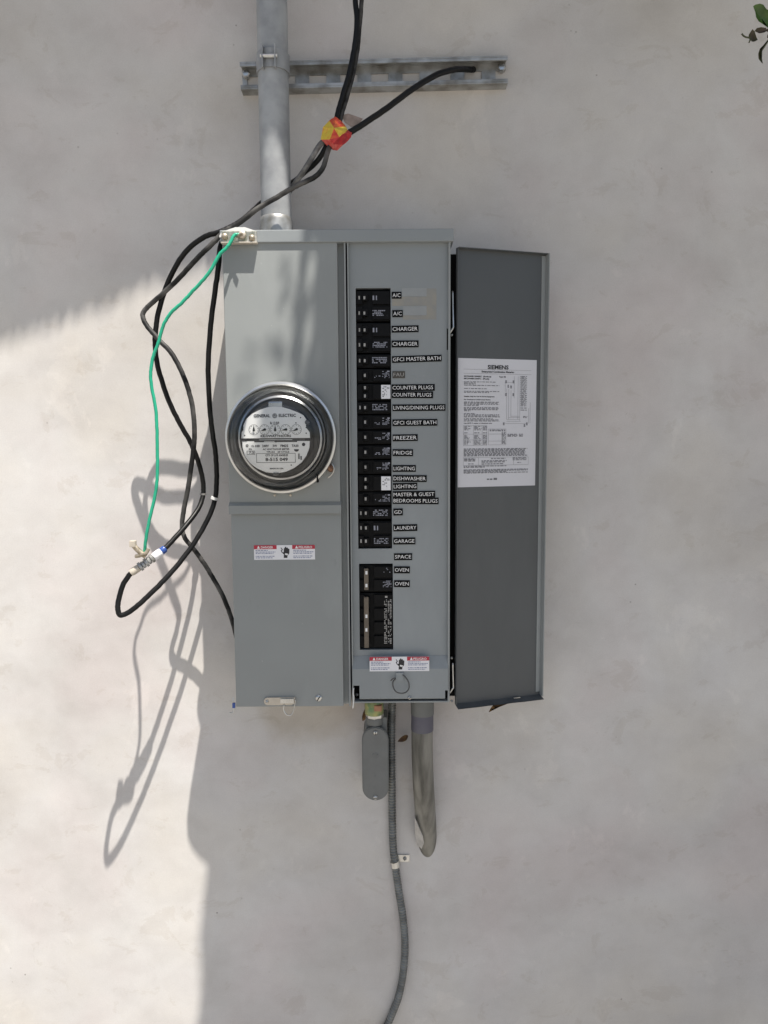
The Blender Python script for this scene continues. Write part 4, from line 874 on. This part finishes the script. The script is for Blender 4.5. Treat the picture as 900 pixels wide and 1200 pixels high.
# resample evenly for the ribs
seg_l = 0.0011; res = [path[0]]; acc = 0.0
for a, b2 in zip(path, path[1:]):
    L = (b2 - a).length
    if L < 1e-9: continue
    t = seg_l - acc
    while t <= L: res.append(a.lerp(b2, t / L)); t += seg_l
    acc = (acc + L) % seg_l if t > L else 0
    acc = L - (t - seg_l)
fx = MB(); fx.tube(res, .0066, 12, radf=lambda i, p: .0073 - (.0023 if (i % 5) in (0, 4) else (.0 if (i % 5) == 2 else .0003)))
fo = fx.build('flexible_conduit', M['flex'], None, smooth=True); tag(fo, 'ribbed grey flexible metal conduit running down the wall', 'conduit')
st = thing('conduit_strap', 'small zinc one-hole strap holding the flexible conduit', 'strap', V(463, 1012, .005))
mb = MB(); c0 = V(463, 1012, .0085); mb.tube([c0 + Vector((-.0012, 0, .0055)), c0 + Vector((.0012, 0, -.0055))], .0088, 20); mb.build('strap_band', M['steel'], st, smooth=40)
mb = MB(); A = V(466, 1010.5, .003); B = V(480, 1002, .003); mb.box(A.x, B.x, A.z, B.z, .0002, .0026, .0010); mb.build('strap_ear', M['steel'], st); screw(474.5, 1006, .0026, .0036, 'strap_screw', st, 'galv_dull')
# pvc pipe stub entering the wall
pv = thing('pvc_pipe', 'dusty grey plastic pipe from the panel bending into the wall', 'pipe', V(497, 900, .03))
PR = 13.0 * (DIST - .05) / F_PX
mb = MB(); mb.tube(catmull([V(495, 826, .048), V(494.8, 850, .048), V(494.8, 880, .046), V(496, 915, .038), V(498, 948, .021), V(499.6, 974, .001), V(501, 1005, -.028)], 8), PR, 28); mb.build('pipe', M['pvc'], pv, smooth=50)
mb = MB(); mb.tube([V(495.0, 818, .048), V(495.0, 836, .048)], PR + .0016, 28); mb.build('coupling', M['lbgrey'], pv, smooth=40)
mb = MB(); mb.tube([V(494.9, 834, .048), V(494.8, 855, .048)], PR + .0007, 28); mb.build('primer_band', M['pvc_primer'], pv, smooth=40)
mb = MB(); sm_ = [V(486.0, 958, .038), V(490, 968, .036), V(495.5, 980, .028), V(497, 988, .022), V(494, 995, .010), V(489, 990, .008), V(486.5, 978, .016)]
mb.prism(sm_, Vector((0, .010, 0))); mb.build('plaster_smear', M['plaster'], pv)
# dry leaves
for nm, b_, t_, w_, nr_, lb in (('dry_leaf', (596, 824, .070), (573, 834.5, .072), .011, (0, -.5, 1), 'curled brown dry leaf caught under the open door'), ('dry_leaf', (478, 862, .010), (466, 869, .022), .010, (0.3, -1, .4), 'dry brown leaf lodged between flexible conduit and plastic pipe'), ('dry_leaf', (430, 828, .03), (425, 845, .035), .010, (0.2, -1, .2), 'shrivelled brown leaf beside the yellow-green connector')):
    mb = MB(); leaf_mesh(mb, V(*b_), V(*t_), w_, nr_, bend=.12, fold=.6); bmesh.ops.solidify(mb.bm, geom=mb.bm.faces[:], thickness=.0006); o = mb.build(nm, M['dryleaf'], None, smooth=True); tag(o, lb, 'leaf')

# ================================================================== TREE (overhead, right of the frame)
tree = thing('tree', 'leafy tree with a small dark green twig hanging before the wall', 'tree', (2.3, -1.15, 0))
def limb(pts, r0, r1, name, n=6):
    pp = catmull(pts, n); mb = MB(); N = len(pp); mb.tube(pp, r0, 10, radf=lambda i, p: r0 + (r1 - r0) * i / (N - 1)); return mb.build(name, M['bark'], tree, smooth=60)
limb([(2.3, -1.15, -.05), (2.26, -1.12, .8), (2.12, -1.0, 1.7), (1.95, -.95, 2.5), (1.75, -.95, 3.2), (1.5, -.95, 3.9), (1.3, -.9, 4.5)], .11, .03, 'trunk')
for pts, r0 in (([(1.95, -.95, 2.5), (1.5, -.75, 2.9), (1.0, -.7, 3.1), (.75, -.7, 3.2), (.5, -.72, 3.35)], .04), ([(1.75, -.95, 3.2), (1.2, -.9, 3.5), (.9, -.85, 3.6), (.85, -.75, 3.85), (.9, -.6, 4.2)], .035), ([(2.05, -1.0, 2.1), (2.4, -.8, 2.8), (2.6, -.7, 3.5)], .04), ([(1.6, -.95, 3.5), (1.8, -1.2, 4.0), (1.9, -1.3, 4.5)], .03)):
    limb(pts, r0, .008, 'branch')
# --- crown: leaves fill the volume over the wall; gaps stay open where sunlight reaches the wall
def to_wall(p):
    t = -p.y / -SUN.y
    return p - SUN * (p.y / SUN.y)
def proj(px, py, d):
    q = to_wall(V(px, py, d)); return (q.x, q.z)
lit_polys = []
lit_polys.append([proj(x_, y_, 0) for x_, y_ in [(-1500, 1000), (-300, 500), (0, 392), (60, 371), (110, 352), (143, 346), (150, 336), (170, 324), (205, 311), (245, 297), (262, 292), (268, 340), (276, 380), (297, 394), (296, 560), (262, 600), (252, 800), (255, 870), (246, 985), (238, 1040), (232, 1100), (236, 1150), (226, 1220), (230, 1500), (200, 2600), (-1500, 2600)]])
lit_polys.append([proj(x_, y_, DF) for x_, y_ in [(240, 228), (352, 228), (354, 262), (350, 285), (346, 318), (352, 335), (340, 365), (345, 392), (334, 412), (345, 440), (336, 462), (350, 480), (352, 500), (340, 560), (262, 640)]])
lit_polys.append([proj(x_, y_, .095) for x_, y_ in [(300, 142), (319, 132), (338, 148), (346, 175), (347, 270), (300, 270)]])
lit_polys.append([proj(x_, y_, .14) for x_, y_ in [(250, 250), (340, 250), (345, 285), (250, 290)]])
gaps = [(366, 303, DF, .017), (362, 335, DF, .012), (358, 396, DF, .016), (366, 372, DF, .010), (372, 420, DF, .011), (380, 320, DF, .009), (356, 440, DF, .010), (459, 214, 0, .010), (461, 236, 0, .011), (370, 250, 0, .013), (775, 597, 0, .011), (396, 157, .11, .02), (378, 196, .11, .008)]
gaps = [(*proj(a, b2, d), r_ * (0.8 if d == 0 else 0.9)) for a, b2, d, r_ in gaps]
blots = [(*proj(338, 310, DF), .011), (*proj(343, 358, DF), .010), (*proj(312, 402, DF), .008), (*proj(330, 445, DF), .010), (*proj(276, 452, DF), .007), (*proj(294, 433, DF), .016), (*proj(322, 425, DF), .012), (*proj(334, 345, DF), .009), (*proj(250, 955, 0), .018)]
import numpy as np
def inpoly(xs, zs, poly):
    ins = np.zeros(len(xs), bool); n_ = len(poly); j = n_ - 1
    for i in range(n_):
        xi, zi = poly[i]; xj, zj = poly[j]
        c_ = ((zi > zs) != (zj > zs)) & (xs < (xj - xi) * (zs - zi) / (zj - zi + 1e-12) + xi); ins ^= c_; j = i
    return ins
def dist_poly(xs, zs, poly):
    dmin = np.full(len(xs), 9.0)
    for i in range(len(poly)):
        ax, az = poly[i - 1]; bx, bz = poly[i]; vx, vz = bx - ax, bz - az; L2 = vx * vx + vz * vz + 1e-12
        t = np.clip(((xs - ax) * vx + (zs - az) * vz) / L2, 0, 1); dmin = np.minimum(dmin, np.hypot(xs - ax - t * vx, zs - az - t * vz))
    return dmin
rng = np.random.default_rng(5)
N = NB = 24000
wx = rng.uniform(-1.3, 1.5, N); wz = rng.uniform(0.1, 2.95, N)
ll = rng.uniform(.046, .080, N)
ex_, ez_ = [], []
for poly in lit_polys:
    for i in range(len(poly)):
        a, b2 = poly[i - 1], poly[i]; L = math.hypot(b2[0] - a[0], b2[1] - a[1]); k = int(min(L, 1.2) * 10000)
        t = rng.uniform(0, 1, k); ex_.append(a[0] + (b2[0] - a[0]) * t + rng.normal(0, .055, k)); ez_.append(a[1] + (b2[1] - a[1]) * t + rng.normal(0, .055, k))
ex_ = np.concatenate(ex_); ez_ = np.concatenate(ez_)
kx, kz = [], []
for (pa, pb, qa, qb, cnt) in ((345, 690, 195, 300, 2600), (400, 640, 300, 800, 2500), (330, 900, -60, 120, 1500)):
    A, B = V(pa, qb, 0), V(pb, qa, 0); kx.append(rng.normal((A.x + B.x) / 2, (B.x - A.x) / 3.2, cnt)); kz.append(rng.normal((A.z + B.z) / 2, (B.z - A.z) / 3.2, cnt))
NE = NB + len(ex_)
kx = np.concatenate(kx); kz = np.concatenate(kz); ex_ = np.concatenate([ex_, kx]); ez_ = np.concatenate([ez_, kz])
wx = np.concatenate([wx, ex_]); wz = np.concatenate([wz, ez_]); ll = np.concatenate([ll, np.concatenate([rng.uniform(.018, .032, len(ex_) - len(kx)), rng.uniform(.045, .07, len(kx))])]); N = len(wx)
zc_ = np.where(np.arange(N) < NB, rng.uniform(3.7, 5.9, N), np.where(np.arange(N) < NE, np.maximum(rng.uniform(3.1, 4.0, N), wz + 0.9), rng.uniform(2.9, 4.1, N))); tt = (zc_ - wz) / SUN.z
ok = (tt > 0.75)
rad = ll * .42
bad = np.zeros(N, bool)
far = np.where(np.arange(N) < NB, .055, 0.0)
for poly in lit_polys: bad |= inpoly(wx, wz, poly) | (dist_poly(wx, wz, poly) < rad + far)
for gx_, gz_, gr in gaps: bad |= np.hypot((wx - gx_) / (gr * .45 + rad * .85), (wz - gz_) / (gr * .9 + rad * 2.3)) < 1.0
ok &= ~bad
idx = np.nonzero(ok)[0]
verts = []; faces = []
def put_leaf(c_, L, wd, d1, d2):
    k = len(verts); ax = d1; sd = d2
    for (a_, b_) in ((-.5, 0), (-.18, -.5), (.18, -.42), (.5, 0), (.18, .42), (-.18, .5)):
        p = c_ + ax * (a_ * L) + sd * (b_ * wd); verts.append((p.x, p.y, p.z))
    faces.append((k, k + 1, k + 2, k + 3)); faces.append((k, k + 3, k + 4, k + 5))
rl2 = random.Random(9)
def rdir():
    v = Vector((rl2.gauss(0, 1), rl2.gauss(0, 1), rl2.gauss(0, .6))); return v.normalized()
for i in idx:
    c_ = Vector((wx[i], 0, wz[i])) + SUN * float(tt[i])
    d1 = rdir(); n_ = (Vector((0, 0, 1)) + rdir() * .8).normalized(); sd = d1.cross(n_)
    if sd.length < .2: continue
    sd.normalize(); d1 = n_.cross(sd).normalized()
    put_leaf(c_, float(ll[i]), float(ll[i]) * .62, d1, sd)
for bx_, bz_, br in blots:                                   # a few stray leaves that dapple the lit parts
    c_ = Vector((bx_, 0, bz_)) + SUN * 2.2
    for q in range(3): put_leaf(c_ + rdir() * br * .6, br * 2.2, br * 1.4, Vector((rl2.uniform(-.5, .5), 0, 1)).normalized().cross(Vector((0, 1, 0))), Vector((0, rl2.uniform(-.3, .3), 1)).normalized())
# the crown's outer half, away from the wall
for i in range(5000):
    p = Vector((rl2.gauss(1.6, .75), rl2.gauss(-1.5, .45), rl2.gauss(3.9, .5)))
    if p.z < 3.0: continue
    q = to_wall(p)
    if q.x < .2: continue
    d1 = rdir(); sd = d1.cross(rdir()).normalized(); L = rl2.uniform(.05, .08); put_leaf(p, L, L * .6, d1, sd)
me = bpy.data.meshes.new('crown'); me.from_pydata(verts, [], faces); me.update()
co = link('crown', me, M['crown'], tree); co['kind'] = 'stuff'
# twig hanging into the upper right corner
TD = .50
limb([(1.0, -.7, 3.1), (.80, -.62, 2.75), (.62, -.55, 2.42), V(930, 0, TD), V(908, 28, TD), V(899, 36, TD)], .006, .0012, 'twig')
limb([V(915, 18, TD), V(906, 36, TD), V(900, 44, TD)], .0015, .0010, 'twig')
def ol_leaf(outline, mname, dd, dz=0.006):
    """broad leaf from an outline, cupped about its centre"""
    mb = MB(); P = [V(x_, y_, dd) for x_, y_ in outline]; c_ = sum(P, Vector()) / len(P) + Vector((0, dz, 0)); cv_ = mb.bm.verts.new(c_)
    rv = [mb.bm.verts.new(p) for p in P]
    mid = [mb.bm.verts.new(p.lerp(c_, .5) + Vector((0, dz * .35, 0))) for p in P]
    for i in range(len(P)):
        j = (i + 1) % len(P); mb.bm.faces.new((rv[i], rv[j], mid[j], mid[i])); mb.bm.faces.new((mid[i], mid[j], cv_))
    bmesh.ops.solidify(mb.bm, geom=mb.bm.faces[:], thickness=.0004)
    return mb.build('leaf', M[mname], tree, smooth=True)
ol_leaf([(882.5, 7.3), (885, 5.4), (890.5, 4.2), (894.5, 5.4), (897, 9), (899, 11.2), (904, 12), (910, 18), (912, 28), (908, 36), (901, 33.5), (895, 29), (889, 25), (886, 20), (885, 14)], 'leaf', TD)
ol_leaf([(877.5, 40.5), (881.8, 34), (884.5, 37), (886.5, 43.5), (888, 46.5), (885, 48.5), (882.3, 49), (879.5, 46), (877.2, 44.5)], 'leaf_dark', TD, .004)
ol_leaf([(884, 36.5), (887, 32.8), (892, 31.8), (897.5, 32.5), (899.5, 35.8), (896, 38), (890, 39.2)], 'leaf_dark', TD, .003)
ol_leaf([(903, 41), (899, 47.5), (894.5, 53), (890.5, 57), (888.5, 63), (889, 69), (891.5, 72.5), (894, 74.8), (892.8, 70), (892.4, 63), (893.2, 58), (897.5, 51.5), (901.5, 46.5), (905, 43)], 'leaf_dark', TD, .003)
mb = MB(); mb.tube(catmull([V(878.5, 44.2, TD), V(874, 43.5, TD), V(870.8, 41.5, TD), V(869.2, 39.4, TD)], 4), .0008, 6); mb.build('tendril', M['leaf_dark'], tree, smooth=True)
mb = MB(); mb.tube([V(879.5, 46, TD), V(878.4, 48.2, TD), V(877.8, 50, TD)], .0007, 6); mb.build('tendril', M['leaf_dark'], tree, smooth=True)
